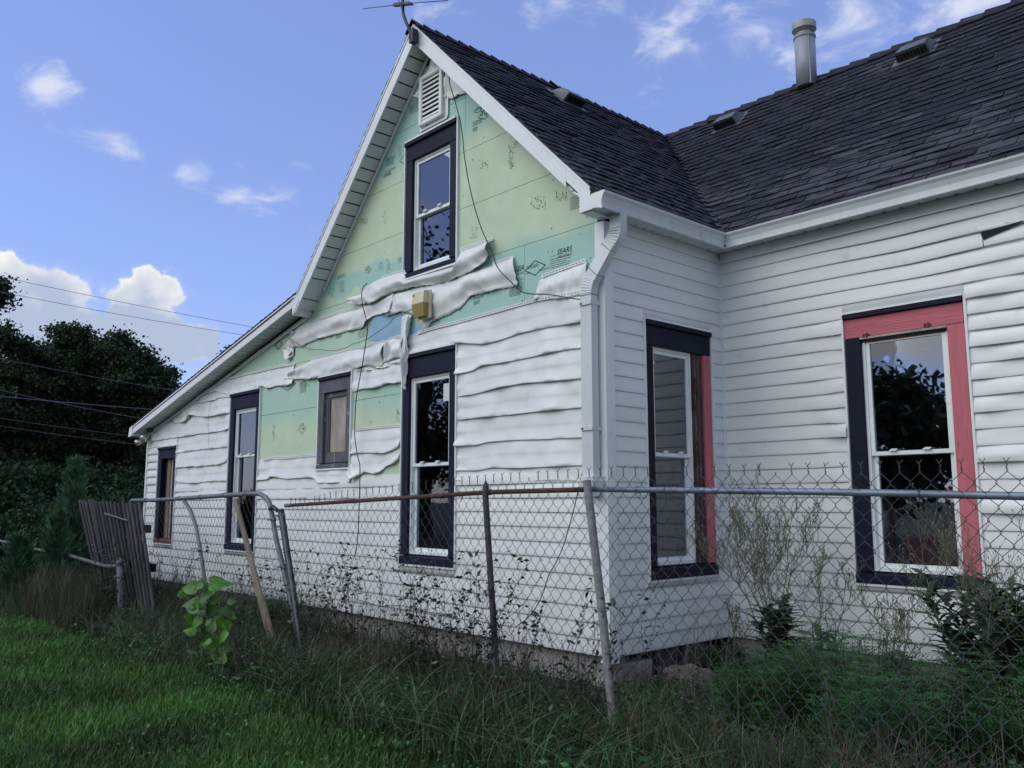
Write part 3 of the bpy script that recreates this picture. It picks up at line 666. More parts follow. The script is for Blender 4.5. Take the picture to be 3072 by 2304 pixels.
S3T = [(165, 790), (180, 765), (270, 735), (430, 682), (560, 647), (650, 620), (700, 590), (760, 560)]
S3B = [(98, 905), (125, 890), (200, 886), (240, 860), (300, 838), (400, 812), (540, 776), (570, 772), (600, 725), (640, 697), (745, 680)]
strip(c2, S3T, S3B, seed=3, off=.03, amp=.018)
strip(c2, S2T, S2B, seed=2, off=.035, amp=.016, n=90)
strip(c2, S1T, S1B, seed=1, off=.055, amp=.022, n=90)
strip(c2, [(165, 790), (130, 860), (100, 905)], [(150, 800), (155, 880), (130, 970)], seed=4, off=.03, n=16)
strip(c2, [(110, 850), (108, 880), (98, 905)], [(160, 875), (155, 930), (128, 972)], seed=5, off=.02, n=16)
strip(c2, [(165, 1022), (200, 998), (262, 968), (400, 933), (540, 900), (640, 872), (705, 856)], [(100, 1078), (250, 1083), (330, 1063), (420, 1052), (530, 1020), (600, 997), (650, 1010), (692, 1000)], seed=6, off=.035, amp=.022)
strip(c2, [(728, 850), (770, 832), (830, 820)], [(712, 985), (740, 958), (770, 955), (830, 945)], seed=7, off=.03, n=24)
strip(c2, [(706, 860), (725, 852)], [(690, 985), (712, 985)], seed=12, off=.002, amp=.002, n=6, edge_roll=0)
strip(c2, [(530, 1022), (600, 1000), (700, 985), (830, 945)], [(530, 1028), (600, 1030), (700, 1010), (830, 975)], seed=13, off=.012, amp=.006, n=24)
strip(c2, [(815, 705), (840, 690), (872, 692)], [(826, 1140), (831, 1150), (836, 1120)], seed=8, off=.05, n=8, m=30, amp=.01)
strip(c2, [(850, 800), (872, 700)], [(834, 1140), (862, 900)], seed=10, off=.065, n=8, m=20, amp=.012)
strip(c2, [(1640, 480), (1700, 448), (1800, 412), (1922, 368)], [(1604, 600), (1700, 597), (1800, 592), (1910, 562)], seed=9, off=.02, amp=.016, n=40)
# remnants round the louvre
strip(c1, [(1075, 440), (1090, 420), (1120, 470), (1210, 550)], [(1072, 585), (1110, 597), (1150, 570), (1205, 553)], seed=11, off=.02, amp=.012, n=24)
strip(c1, [(930, 470), (915, 510), (885, 575)], [(930, 480), (928, 540), (925, 598)], seed=14, off=.02, n=12)
strip(c1, [(985, 345), (975, 380), (930, 470)], [(1000, 350), (1050, 400), (1062, 395)], seed=15, off=.02, n=12)
# perforated nailing hems along the torn top edges
def hem(c, pts, out=.016):
    P = [gp(c, *p, -.02) for p in pts]; d = [0]
    for a, b in zip(P[:-1], P[1:]): d.append(d[-1]+math.hypot(b[0]-a[0], b[1]-a[1]))
    mb = MB(); mi = mb.m(M['vinyl']); mk = mb.m(M['ink'])
    for i in range(len(P)-1):
        (x0, z0), (x1, z1) = P[i], P[i+1]; mb.prism([GW.P(x0, z0-.008, out), GW.P(x1, z1-.008, out), GW.P(x1, z1+.018, out), GW.P(x0, z0+.018, out)], GW.n*(-.002), mi)
    t = .02
    while t < d[-1]-.03:
        x0, x1 = np.interp([t, t+.018], d, [p[0] for p in P]); z0, z1 = np.interp([t, t+.018], d, [p[1] for p in P])
        mb.prism([GW.P(x0, z0+.004, out+.001), GW.P(x1, z1+.004, out+.001), GW.P(x1, z1+.008, out+.001), GW.P(x0, z0+.008, out+.001)], GW.n*(-.0008), mk); t += .032
    return mb.build('nailing_hem', None, house)
hem(c2, S8T); hem(c2, [(1655, 465), (1700, 447), (1800, 410), (1920, 366)]); hem(c2, [(262, 968), (400, 933), (540, 900), (640, 872), (705, 856)]); hem(c2, [(270, 733), (430, 680), (560, 645), (640, 622)])
hem(c2, [(530, 1390), (640, 1375), (808, 1362)]); hem(c2, [(1165, 300), (1290, 262), (1362, 236)]); hem(c2, [(1360, 390), (1420, 370), (1485, 347)]); hem(c2, [(690, 472), (780, 442), (832, 432)])
hem(cA, [(1100, 1070), (1300, 1020), (1540, 965), (1700, 925), (1890, 895)]); hem(c8, [(1612, 855), (1700, 830), (1850, 828), (2060, 805), (2212, 797)])
hem(c2, [(728, 850), (770, 832), (822, 820)])

# ---- corner posts, friezes, channels ---------------------------------------
mb = MB()
mb.box((-.06, -.026, -.035), (.024, -.0005, 2.87)); mb.box((.0005, -.0005, -.035), (.026, .06, 2.87)); mb.build('corner_post', M['trim'], house)
mb = MB(); mb.box((-8.335, -.024, -.02), (-8.285, .05, 1.93)); mb.build('corner_post', M['trim'], house)
mb = MB(); mb.box((.002, DP-.022, -.01), (.016, DP-.002, 2.86)); mb.box((.002, DP-.016, -.01), (.024, DP-.018+.012, 2.86)); mb.build('inside_corner_post', M['trim'], house)
mb = MB(); mb.box((.002, .064, 2.822), (.021, DP-.024, 2.895)); mb.build('frieze', M['trim'], house)
mb = MB(); mb.box((.026, DP-.021, 2.822), (6.98, DP-.002, 2.896)); mb.build('frieze', M['trim'], house)
mb = MB(); mb.prism([(.03, DP-.023, 2.828), (3., DP-.023, 2.828), (3., DP-.023, 2.818), (.03, DP-.023, 2.818)], (0, -.008, 0)); mb.build('frieze_channel', M['trim'], house)

# ---- roof decks, fascias, soffits -------------------------------------------
TH = .05
def deck(poly, n, name='roof_deck', material='dark'):
    mb = MB(); nn = Vector(n).normalized(); mb.prism([Vector(p)-nn*.012 for p in poly], -nn*TH); return mb.build(name, M[material], house)
EX = .12; EYW = DP-.12; EZ = AZ-(EX-AX)     # eave edge
RY = EYW+(AZ-EZ)                          # wing ridge
deck([(EX, -.195, EZ), (AX, -.195, AZ), (AX, RY, AZ), (EX, EYW, EZ)], (1, 0, 1))
deck([(AX, -.195, AZ), (LX, -.195, LZ), (LX, 5.5, LZ), (AX, 5.5, AZ)], (-1.06, 0, 1))
deck([(LX, -.195, LZ), (-8.42, -.195, roof_top_x(-8.42)), (-8.42, 5.5, roof_top_x(-8.42)), (LX, 5.5, LZ)], (-.2295, 0, 1))
deck([(EX, EYW, EZ), (7.2, EYW, EZ), (7.2, RY, AZ), (AX, RY, AZ)], (0, -1, 1))
deck([(7.2, RY, AZ), (AX, RY, AZ), (AX, 5.6, AZ-(5.6-RY)), (7.2, 5.6, AZ-(5.6-RY))], (0, 1, 1))
mb = MB(); mb.prism([(6.95, 1.4, 2.85), (6.95, 5.4, 2.85), (6.95, RY, AZ-.1)], (.05, 0, 0)); mb.build('wing_gable_wall', M['vinyl'], house)
mb = MB(); mb.prism([(-8.3, 5.4, 1.8), (-.1, 5.4, 1.8), (-.1, 5.4, 2.95), (AX, 5.4, AZ-.1), (LX, 5.4, LZ-.1)], (0, .06, 0)); mb.build('rear_gable_wall', M['vinyl'], house)
def fascia(p, q, h, name='fascia', y=-.2, t=.018, lean=0.):
    (x0, z0), (x1, z1) = p, q; mb = MB()
    mb.prism([(x0, y, z0), (x1, y, z1), (x1, y, z1-h), (x0, y, z0-h)], (0, t, 0))
    mb.prism([(x0, y-.006, z0), (x1, y-.006, z1), (x1, y-.006, z1-.022), (x0, y-.006, z0-.022)], (0, .0055, 0)); return mb.build(name, M['trim'], house)
fascia((AX, AZ-.008), (-.745, AZ-.008-(-.745-AX)), .167); fascia((-.744, AZ-.011-(-.744-AX)), (-.16, AZ-.011-(-.16-AX)), .160); fascia((-.159, AZ-.008-(-.159-AX)), (.062, AZ-.008-(.062-AX)), .120)
lz = lambda x: AZ-(AX-x)*(AZ-LZ)/(AX-LX)
fascia((-3.02, lz(-3.02)-.008), (AX-.001, AZ-.009), .170); fascia((-3.93, lz(-3.93)-.008), (-3.021, lz(-3.021)-.010), .168)
fascia((-8.42, roof_top_x(-8.42)-.014), (-3.93, roof_top_x(-3.93)-.014), .105)
# return box at the lower right corner of the rake
mb = MB(); mb.prism([(-.10, -.202, 3.06), (.084, -.202, 2.985), (.084, -.202, 2.895), (-.02, -.202, 2.895), (-.02, -.202, 3.0)], (0, .019, 0)); mb.box((-.02, -.18, 2.885), (.066, .0, 2.897)); mb.box((-.035, -.2, 2.895), (-.021, -.005, 3.03)); mb.box((.068, -.181, 2.897), (.085, EYW+.035, 2.985)); mb.build('eave_return', M['trim'], house)
mb = MB(); mb.hexa([(-3.975, -.199, 2.838), (-3.90, -.199, 2.930), (-3.90, -.005, 2.930), (-3.975, -.005, 2.838), (-3.985, -.199, 2.850), (-3.91, -.199, 2.942), (-3.91, -.005, 2.942), (-3.985, -.005, 2.850)]); mb.prism([(-4.0, -.204, 3.0), (-3.90, -.204, 3.045), (-3.855, -.204, 2.965), (-3.97, -.204, 2.835)], (0, .02, 0)); mb.build('rake_end_box', M['trim'], house)
mb = MB(); mb.hexa([(-3.80, -.176, 3.005), (-3.725, -.176, 3.085), (-3.725, -.01, 3.085), (-3.80, -.01, 3.005), (-3.83, -.176, 3.035), (-3.755, -.176, 3.115), (-3.755, -.01, 3.115), (-3.83, -.01, 3.035)]); mb.build('soffit_step_box', M['trim'], house)
# dark drip edge strip on the lean-to
mb = MB(); mb.prism([(-8.42, -.207, roof_top_x(-8.42)-.030), (-3.95, -.207, roof_top_x(-3.95)-.030), (-3.95, -.207, roof_top_x(-3.95)-.045), (-8.42, -.207, roof_top_x(-8.42)-.036)], (0, .004, 0)); mb.build('rusty_drip_edge', M['rust'], house)
mb = MB(); mb.prism([(-8.50, -.21, roof_top_x(-8.5)-.01), (-8.40, -.21, roof_top_x(-8.4)-.01), (-8.40, -.21, 1.885), (-8.53, -.21, 1.87)], (0, 5.7, 0)); mb.build('end_fascia', M['trim'], house)
def soffit_boards(p, q, y0, y1, w, zoff=0.):
    (x0, z0), (x1, z1) = p, q; Ls = math.hypot(x1-x0, z1-z0); n = int(Ls/w); d = ((x1-x0)/n, (z1-z0)/n); nx, nz = -d[1], d[0]; l = math.hypot(nx, nz); nx, nz = nx/l, nz/l
    if nz < 0: nx, nz = -nx, -nz
    g = .06
    for i in range(n):
        a = (x0+d[0]*(i+g), z0+d[1]*(i+g)); b = (x0+d[0]*(i+1-g), z0+d[1]*(i+1-g)); mb = MB()
        mb.hexa([(a[0], y0, a[1]), (b[0], y0, b[1]), (b[0], y1, b[1]), (a[0], y1, a[1])]+[(c_[0]+nx*.01, yy, c_[1]+nz*.01) for c_, yy in ((a, y0), (b, y0), (b, y1), (a, y1))]); mb.build('soffit_board', M['soffit'], house)
soffit_boards((AX-.01, AZ-.165), (-3.90, lz(-3.90)-.165), -.180, -.0, .118)
soffit_boards((AX+.01, AZ-.165), (-.03, AZ-.165-(-.03-AX)), -.180, -.0, .118)
soffit_boards((-8.40, roof_top_x(-8.40)-.110), (-3.98, roof_top_x(-3.98)-.110), -.180, -.0, .098)
mb = MB(); mb.prism([(AX, -.005, AZ-.17), (-3.7, -.005, lz(-3.7)-.180), (-3.7, -.005, lz(-3.7)-.22), (AX, -.005, AZ-.22)], (0, -.012, 0)); mb.build('rake_channel', M['trim'], house)
mb = MB(); mb.prism([(-8.3, -.004, 1.905), (-4.0, -.004, 2.86), (-4.0, -.004, 2.835), (-8.3, -.004, 1.880)], (0, -.014, 0)); mb.build('soffit_channel', M['trim'], house)
mb = MB(); 
pts = [(-8.25+i*.2, -.022-.006*math.sin(i*1.7), 1.905+(i*.2)*.222+.010*math.sin(i*.9)) for i in range(21)]; mb.tube(pts, .010, 6); mb.build('loose_channel', M['trim'], house)
n = 14
for i in range(n):
    y0 = .0+i*(EYW+.12)/n; mb = MB(); mb.box((.012, y0+.004, 2.898), (.066, y0+(EYW+.12)/n-.008, 2.908)); mb.build('soffit_board', M['soffit'], house)
for i in range(int(6.8/.115)):
    x0 = .075+i*.115; mb = MB(); mb.box((x0+.005, EYW+.056, 2.899), (x0+.103, DP-.012, 2.909)); mb.build('soffit_board', M['soffit'], house)
mb = MB(); mb.box((.086, EYW+.036, 2.897), (7.1, EYW+.053, 2.985)); mb.build('fascia', M['trim'], house)
mb = MB(); mb.box((.0, -.17, 2.915), (.066, EYW+.10, 2.925)); mb.box((.07, EYW+.056, 2.915), (7.1, DP, 2.925)); mb.build('soffit_backing', M['dark'], house)

# gutter: K-style profile swept round the inside corner
prof = [(.0, .0), (.0, -.096), (.060, -.106), (.084, -.116), (.092, -.112), (.093, -.104), (.086, -.098), (.087, -.065), (.098, -.032), (.112, -.014), (.114, -.001), (.104, .001), (.104, -.010)]
GZ = 2.992
def gutter(path_fn, name):
    mb = MB(); V = []; n = len(prof)
    ends = path_fn
    for e in ends:
        for o, z in prof: V.append(e(o, z))
    F = [(i, i+1, n+i+1, n+i) for i in range(n-1)]
    mb.add(V, F); o = mb.build(name, M['gutter'], house); sm = o.modifiers.new('thickness', 'SOLIDIFY'); sm.thickness = .002; return o
gx = .087; gy = EYW+.035
gutter([lambda o, z: (gx+o, -.215, GZ+z), lambda o, z: (gx+o, gy-o, GZ+z)], 'gutter')
gutter([lambda o, z: (gx+o+.001, gy-o, GZ+z), lambda o, z: (7.1, gy-o, GZ+z)], 'gutter')
mb = MB(); mb.add([(gx+o, -.216, GZ+z) for o, z in prof[:-1]], [tuple(range(len(prof)-1))]); mb.build('gutter_end_cap', M['trim'], house)
mb = MB(); mb.box((gx+.083, gy-.098, GZ-.101), (gx+.098, gy-.083, GZ-.090)); mb.build('gutter_mitre', M['cable'], house)

# downpipe with corrugated face
def rect_tube(mb, path, w, d, ribs=True):
    rings = []
    for i, (p, up, wx) in enumerate(path):
        p = Vector(p); up = Vector(up).normalized(); wx = Vector(wx).normalized(); fy = up.cross(wx)
        R_ = []
        pf = []
        nr = 13
        for k in range(nr):
            t = -1+2*k/(nr-1); pf.append((t*w/2, -d/2-(.0025 if k % 2 else 0)))
        pf += [(w/2, d/2), (-w/2, d/2)]
        for a, b in pf: R_.append(tuple(p+wx*a+fy*b))
        rings.append(R_)
    n = len(rings[0]); V = [v for r_ in rings for v in r_]; F = []
    for j in range(len(rings)-1):
        for i in range(n): F.append((j*n+i, j*n+(i+1) % n, (j+1)*n+(i+1) % n, (j+1)*n+i))
    mb.add(V, F+[tuple(range(n)), tuple(range((len(rings)-1)*n, len(rings)*n))])
mb = MB(); X = (1, 0, 0)
def seg(p, ang): 
    return (p, (math.sin(ang), 0, -math.cos(ang)), (math.cos(ang), 0, math.sin(ang)))
PA = [((.135, -.005, 2.90), 0), ((.135, -.005, 2.80), 0), ((.131, -.007, 2.765), -.2), ((.120, -.012, 2.733), -.4), ((.103, -.020, 2.705), -.6), ((.082, -.028, 2.680), -.75), ((-.024, -.074, 2.492), -.75), ((-.044, -.078, 2.462), -.6), ((-.059, -.08, 2.43), -.4), ((-.069, -.08, 2.40), -.2), ((-.072, -.08, 2.365), 0), ((-.072, -.08, 1.10), 0)]
rect_tube(mb, [seg(p, a) for p, a in PA], .098, .062)
pipe = mb.build('downpipe', M['gutter'], house)
for z in (2.30, 1.46):
    mb = MB(); mb.box((-.125, -.121, z-.012), (-.019, -.030, z+.012)); mb.build('strap', M['gutter'], pipe)
    mb = MB(); mb.tube([(-.105, -.125, z), (-.105, -.119, z)], .007, 8); mb.build('rust_spot', M['rust'], pipe)
for (x, y, z, a) in ((.074, -.032, 2.668, -.75), (-.014, -.070, 2.512, -.75), (-.072, -.08, 2.36, 0)):
    mb = MB(); rect_tube(mb, [seg((x, y, z), a), seg((x+math.sin(a)*.005, y, z-math.cos(a)*.005), a)], .102, .066); mb.build('joint', M['vent_plastic'], pipe)
for i in range(7):                          # crimps at the elbows
    for (cx, cy, cz, a) in ((.134-.0065*i, -.006-.0035*i, 2.79-.017*i, -.12*i), (-.035-.0055*i, -.077, 2.475-.017*i, -.75+.12*i)):
        mb = MB(); q = Vector((math.cos(a), 0, math.sin(a)))*.046; c = Vector((cx, cy-.034, cz)); mb.tube([c-q, c+q], .0035, 5); mb.build('crimp', M['trim'], pipe)
mb = MB(); mb.hexa([(-.115, -.118, 1.02), (-.03, -.118, 1.02), (-.03, -.05, 1.02), (-.115, -.05, 1.02), (-.14, -.14, 1.115), (-.005, -.14, 1.115), (-.005, -.03, 1.115), (-.14, -.03, 1.115)])
mb.box((-.145, -.145, 1.115), (0, -.026, 1.138)); mb.box((-.148, -.148, 1.138), (.003, -.023, 1.15)); mb.build('outlet_funnel', M['trim'], pipe)

# ---- shingles --------------------------------------------------------------
EXPO = .1015; TAB = .235; NC = 29
cand = []
def shingle_verts(O, U, S, Nn, u0, u1, s0, rag):
    """O origin, U along eave, S up slope, Nn normal"""
    g = .0065; a = u0+g; b = u1-g; V = []
    j = [random.uniform(-1, 1)*rag for _ in range(6)]
    lift = .009+random.random()*.007
    for (u, s, h) in ((a, s0+j[0]*.006, lift+j[1]*.002), ((a+b)/2, s0+j[2]*.007, lift+j[3]*.002), (b, s0+j[4]*.006, lift+j[5]*.002)):
        V.append((u, s, h-.010)); V.append((u, s, h))
    for u in (a, (a+b)/2, b): V.append((u, s0+EXPO+.012, .002))
    V = [tuple(O+U*v[0]+S*v[1]+Nn*v[2]) for v in V]
    F = [(0, 2, 3, 1), (2, 4, 5, 3), (1, 3, 7, 6), (3, 5, 8, 7), (0, 1, 6), (4, 8, 5)]
    return V, F
def slope_shingles(O, U, S, Nn, umin, umax, lo, rag=1., first=0, off=0, last=NC):
    O = Vector(O); U = Vector(U); S = Vector(S).normalized(); Nn = Vector(Nn).normalized(); res = []
    for r_ in range(first, last):
        s0 = r_*EXPO-.012; a = umin(s0+EXPO*.5); b = umax(s0+EXPO*.5); ph = (r_*.5+off) % 1*TAB+(r_ % 7)*.013
        u = math.floor((a-ph)/TAB)*TAB+ph
        while u < b:
            ua, ub = max(u, a), min(u+TAB, b)
            if ub-ua > .02:
                V, F = shingle_verts(O, U, S, Nn, ua, ub, s0, rag); c = O+U*((ua+ub)/2)+S*(s0+EXPO/2)
                res.append((V, F, c))
            u += TAB
    return res
SLn = math.sqrt(2)
W_ = slope_shingles((0, EYW, EZ), (1, 0, 0), (0, 1, 1), (0, -1, 1), lambda s: EX-s/SLn, lambda s: 7.2, 0, rag=1.7)
G_ = slope_shingles((EX, 0, EZ), (0, 1, 0), (-1, 0, 1), (1, 0, 1), lambda s: -.21, lambda s: EYW+s/SLn, 0, rag=2.2)
def vis_size(V):
    C = Vector(CAM); f = Vector(_f); r = Vector(_r); u = Vector(_u); xs = []; ys = []
    for v in (V[1], V[5], V[6], V[8]):
        d = Vector(v)-C; z = d.dot(f)
        if z < .3: return 0
        xs.append(FPX*d.dot(r)/z/3); ys.append(FPX*d.dot(u)/z/3)
    if min(xs) > 512 or max(xs) < -512 or min(ys) > 384 or max(ys) < -384: return 0
    return abs((xs[1]-xs[0])*(ys[3]-ys[0])-(xs[3]-xs[0])*(ys[1]-ys[0]))
allsh = sorted(W_+G_, key=lambda t: -vis_size(t[0]))
for V, F, c in allsh[:300]:
    mb = MB(); mb.add(V, F); o = mb.build('shingle', M['shingle'], house, fixn=False)
mb = MB()
for V, F, c in allsh[300:]: mb.add(V, F)
O = slope_shingles((LX, 0, LZ), (0, 1, 0), (AX-LX, 0, AZ-LZ), (-1.06, 0, 1), lambda s: -.21, lambda s: 5.5, 0, last=27)
for V, F, c in O: mb.add(V, F)
for r_ in range(46):
    s0 = r_*EXPO-.02; V, F = None, None; O0 = Vector((-8.43, 0, roof_top_x(-8.43))); S0 = Vector((1, 0, .2295)).normalized(); N0 = Vector((-.2295, 0, 1)).normalized()
    u = -.212
    while u < 5.4:
        V, F = shingle_verts(O0, Vector((0, 1, 0)), S0, N0, u, u+TAB, s0, 1.); mb.add(V, F); u += TAB
o = mb.build('shingle_field', M['shingle'], house, fixn=False); o['kind'] = 'stuff'
for poly, nn in (([(EX, -.19, EZ), (AX, -.19, AZ), (AX, RY, AZ), (EX, EYW, EZ)], (1, 0, 1)), ([(EX, EYW, EZ), (7.2, EYW, EZ), (7.2, RY, AZ), (AX, RY, AZ)], (0, -1, 1))):
    mb = MB(); nv = Vector(nn).normalized(); mb.prism([Vector(p)+nv*.0005 for p in poly], -nv*.01); mb.build('shingle_underlay', M['underlay'], house)
# ridge caps and valley strip
def caps(p, q, w=.10, step=.13, lift=.012):
    p = Vector(p); q = Vector(q); d = (q-p); n = int(d.length/step); t = d.normalized(); sd_ = Vector((-t[1], t[0], 0))
    for i in range(n):
        a = p+t*(i*step-.01); b = a+t*(step+.03); h = .014+(.004*random.random()) + (.02 if random.random() < .10 else 0); mb = MB()
        V = [a+Vector((0, 0, h+lift)), a+sd_*w+Vector((0, 0, h-w*.93)), a-sd_*w+Vector((0, 0, h-w*.93)), b+Vector((0, 0, .004)), b+sd_*w+Vector((0, 0, .002-w*.95)), b-sd_*w+Vector((0, 0, .002-w*.95))]
        V += [v-Vector((0, 0, .008)) for v in V[:3]]
        mb.add(V, [(0, 1, 4, 3), (0, 3, 5, 2), (0, 6, 7, 1), (0, 2, 8, 6)]); mb.build('ridge_cap', M['shingle'], house, fixn=False)
caps((AX, -.21, AZ+.008), (AX, RY, AZ+.008)); caps((AX, RY, AZ+.008), (7.2, RY, AZ+.008), step=.2)
mb = MB(); a = Vector((EX, EYW, EZ+.01)); b = Vector((AX, RY, AZ+.012)); sd_ = Vector((1, 1, 0)).normalized()*.03
k = 26
for i in range(k):
    p = a.lerp(b, i/k); q = a.lerp(b, (i+1.2)/k); w = .8+random.random()*.6
    mb.add([p+Vector((0.02*w, 0, .018)), p+Vector((0, -.02*w, .018))*1, q+Vector((-.018*w, -.012, .010)), q+Vector((.012, .022*w, .010))], [(0, 1, 2, 3)])
mb.build('valley_strip', M['shingle'], house, fixn=False)

# roof vents
def roof_vent(p, U, S, Nn, w=.26, name='roof_vent'):
    p = Vector(p); U = Vector(U).normalized(); S = Vector(S).normalized(); Nn = Vector(Nn).normalized(); up = (Nn*.75+Vector((0, 0, 1))*.25).normalized()
    def Q(a, b, c): return p+U*a+S*b+Nn*c
    mb = MB()
    base = [Q(-w/2-.04, -.05, .016), Q(w/2+.04, -.05, .016), Q(w/2+.04, .27, .016), Q(-w/2-.04, .27, .016)]; mb.prism(base, -Nn*.006)
    h = .11
    a = [Q(-w/2, 0, .016), Q(w/2, 0, .016), Q(w/2, .22, .016), Q(-w/2, .22, .016)]; t = [Q(-w/2+.01, -.01, h), Q(w/2-.01, -.01, h), Q(w/2-.03, .14, h*.9), Q(-w/2+.03, .14, h*.9)]
    mb.hexa(a+t)
    v = mb.build(name, M['vent_plastic'], house)
    bv = v.modifiers.new('bevel', 'BEVEL'); bv.width = .014; bv.segments = 2
    for i in range(9):
        x = -w/2+.025+i*(w-.05)/8; mb = MB(); mb.hexa([Q(x-.007, -.004, .03), Q(x+.007, -.004, .03), Q(x+.007, -.016, .03), Q(x-.007, -.016, .03), Q(x-.007, -.010, h-.022), Q(x+.007, -.010, h-.022), Q(x+.007, -.019, h-.022), Q(x-.007, -.019, h-.022)]); mb.build('grille_bar', M['cable'], v)
roof_vent((-.96, 2.99, 4.76), (1, 0, 0), (0, 1, 1), (0, -1, 1)); roof_vent((.93, 2.99, 4.76), (1, 0, 0), (0, 1, 1), (0, -1, 1), w=.28)
roof_vent((-1.58, 1.36, 4.70), (0, 1, 0), (-1, 0, 1), (1, 0, 1), w=.26)

# flue pipe
fl = Vector((-.19, 3.23, 5.0)); mb = MB(); mb.tube([fl, fl+Vector((0, 0, .50))], .098, 24); flue = mb.build('flue_pipe', M['flue'], house, smooth=False)
for p in flue.data.polygons: p.use_smooth = len(p.vertices) == 4
mb = MB(); mb.tube([fl+Vector((0, 0, .50)), fl+Vector((0, 0, .505)), fl+Vector((0, 0, .53)), fl+Vector((0, 0, .531))], [.098, .106, .106, .08], 24); mb.build('collar', M['flue'], flue)
mb = MB(); mb.tube([fl+Vector((0, 0, .53)), fl+Vector((0, 0, .575))], .078, 20); mb.build('inner_pipe', M['flue_cap'], flue)
mb = MB(); mb.tube([fl+Vector((0, 0, .565)), fl+Vector((0, 0, .59)), fl+Vector((0, 0, .592)), fl+Vector((0, 0, .66)), fl+Vector((0, 0, .67))], [.085, .112, .116, .116, .10], 28); mb.build('cap', M['flue_cap'], flue)
mb = MB(); mb.box((fl[0]+.075, fl[1]-.075, fl[2]), (fl[0]+.083, fl[1]-.060, fl[2]+.50)); mb.build('seam', M['flue'], flue)

# ---- windows ---------------------------------------------------------------
def board(W, u0, u1, z0, z1, o0, o1, m, parent, name):
    mb = MB(); wbox(mb, W, u0, u1, z0, z1, o0, o1); o = mb.build(name, M[m], parent)
    b = o.modifiers.new('bevel', 'BEVEL'); b.width = .003; b.segments = 1; return o
def window(W, r, head=.17, side=.10, sill=.06, casing=('navy', 'navy', 'navy', 'navy'), glass=True, meet=None, label=None, jtrim=True, sash_in=.0, frame='sash', co=.012, gap_r=0.):
    """r: u0,u1,z0,z1 of the painted casing. casing: head, left, right, sill materials"""
    u0, u1, z0, z1 = r; w = link('window', None, house)
    if label: w['label'] = label
    b = .02
    board(W, u0, u1, z1-head, z1-.032, -.03, co, casing[0], w, 'head_board')
    board(W, u0-.004, u1+.004, z1-.030, z1, -.03, co+.022, 'navy' if casing[0] != 'grey_paint' else 'navy', w, 'head_cap')
    board(W, u0, u0+side, z0+sill, z1-head-.002, -.03, co-.001, casing[1], w, 'side_board')
    board(W, u1-side, u1, z0+sill, z1-head-.002, -.03, co-.001, casing[2], w, 'side_board')
    mb = MB(); mb.hexa([W.P(u0-.005, z0, co+.014), W.P(u1+.005, z0, co+.014), W.P(u1+.005, z0, -.06), W.P(u0-.005, z0, -.06), W.P(u0-.005, z0+sill-.018, co+.014), W.P(u1+.005, z0+sill-.018, co+.014), W.P(u1+.005, z0+sill+.004, -.06), W.P(u0-.005, z0+sill+.004, -.06)]); mb.build('sill', M[casing[3]], w)
    # jamb liner
    i0, i1, j0, j1 = u0+side, u1-side-gap_r, z0+sill+.004, z1-head
    mb = MB(); t = .012
    wbox(mb, W, i0-t, i0-.0005, j0, j1, -.12, -.031); wbox(mb, W, i1+.0005, i1+t, j0, j1, -.12, -.031); wbox(mb, W, i0-t, i1+t, j1+.0005, j1+t, -.12, -.031)
    mb.build('jamb', M[casing[1]], w)
    if jtrim:
        mb = MB(); q = .018
        wbox(mb, W, u0-q, u0-.004, z0-q, z1+q, .0, .022); wbox(mb, W, u1+.0055, u1+q+.002, z0-q, z1+q, .0, .022); wbox(mb, W, u0-.0035, u1+.005, z1+.003, z1+q, .0, .022+.014); wbox(mb, W, u0-.0035, u1+.005, z0-q, z0-.003, .0, .024)
        mb.build('trim_channel', M['trim'], w)
    if not glass: return w, (i0, i1, j0, j1)
    mz = meet if meet else (j0+j1)/2
    def ring(a, b_, c, d, t, o0, o1, nm, m):
        mb = MB(); wbox(mb, W, a, a+t, c, d, o0, o1); wbox(mb, W, b_-t, b_, c, d, o0, o1); wbox(mb, W, a+t, b_-t, c, c+t, o0, o1-.0005); wbox(mb, W, a+t, b_-t, d-t, d, o0, o1-.0005); return mb.build(nm, M[m], w)
    ring(i0, i1, j0, j1, .020, -.07, -.016, 'frame', frame)
    ring(i0+.021, i1-.021, mz-.014, j1-.021, .026, -.045, -.024, 'upper_sash', frame)
    ring(i0+.021, i1-.021, j0+.021, mz+.012, .030, -.068, -.048, 'lower_sash', frame if frame != 'sash' else 'sash')
    mb = MB(); wbox(mb, W, i0+.045, i1-.045, mz+.010, j1-.045, -.038, -.035); mb.build('pane', M['glass'], w)
    mb = MB(); wbox(mb, W, i0+.048, i1-.048, j0+.048, mz-.016, -.062, -.059); mb.build('pane', M['glass'], w)
    for t in (.3, .68):
        u = i0+(i1-i0)*t; mb = MB(); wbox(mb, W, u-.022, u+.022, mz+.012, mz+.020, -.022, -.006); wbox(mb, W, u-.01, u+.03, mz+.020, mz+.026, -.018, -.006); mb.build('latch', M['sash'], w)
    return w, (i0, i1, j0, j1)
w_up, b_up = window(GW, WIN_G['upper'], head=.17, side=.095, sill=.055, meet=3.465, label='upstairs gable window in navy casing with a pale curtain behind')
w_lo, b_lo = window(GW, WIN_G['lower'], head=.20, side=.085, sill=.075, meet=1.292, label='tall navy window of the gable with a paper notice in its upper pane')
w_ta, b_ta = window(GW, WIN_G['tall'], head=.18, side=.085, sill=.07, meet=1.50-.0, label='navy tall window left of the small boarded one')
w_sm, b_sm = window(GW, WIN_G['small'], head=.155, side=.08, sill=.05, casing=('grey_paint',)*4, glass=False, label='small boarded window in peeling grey paint')
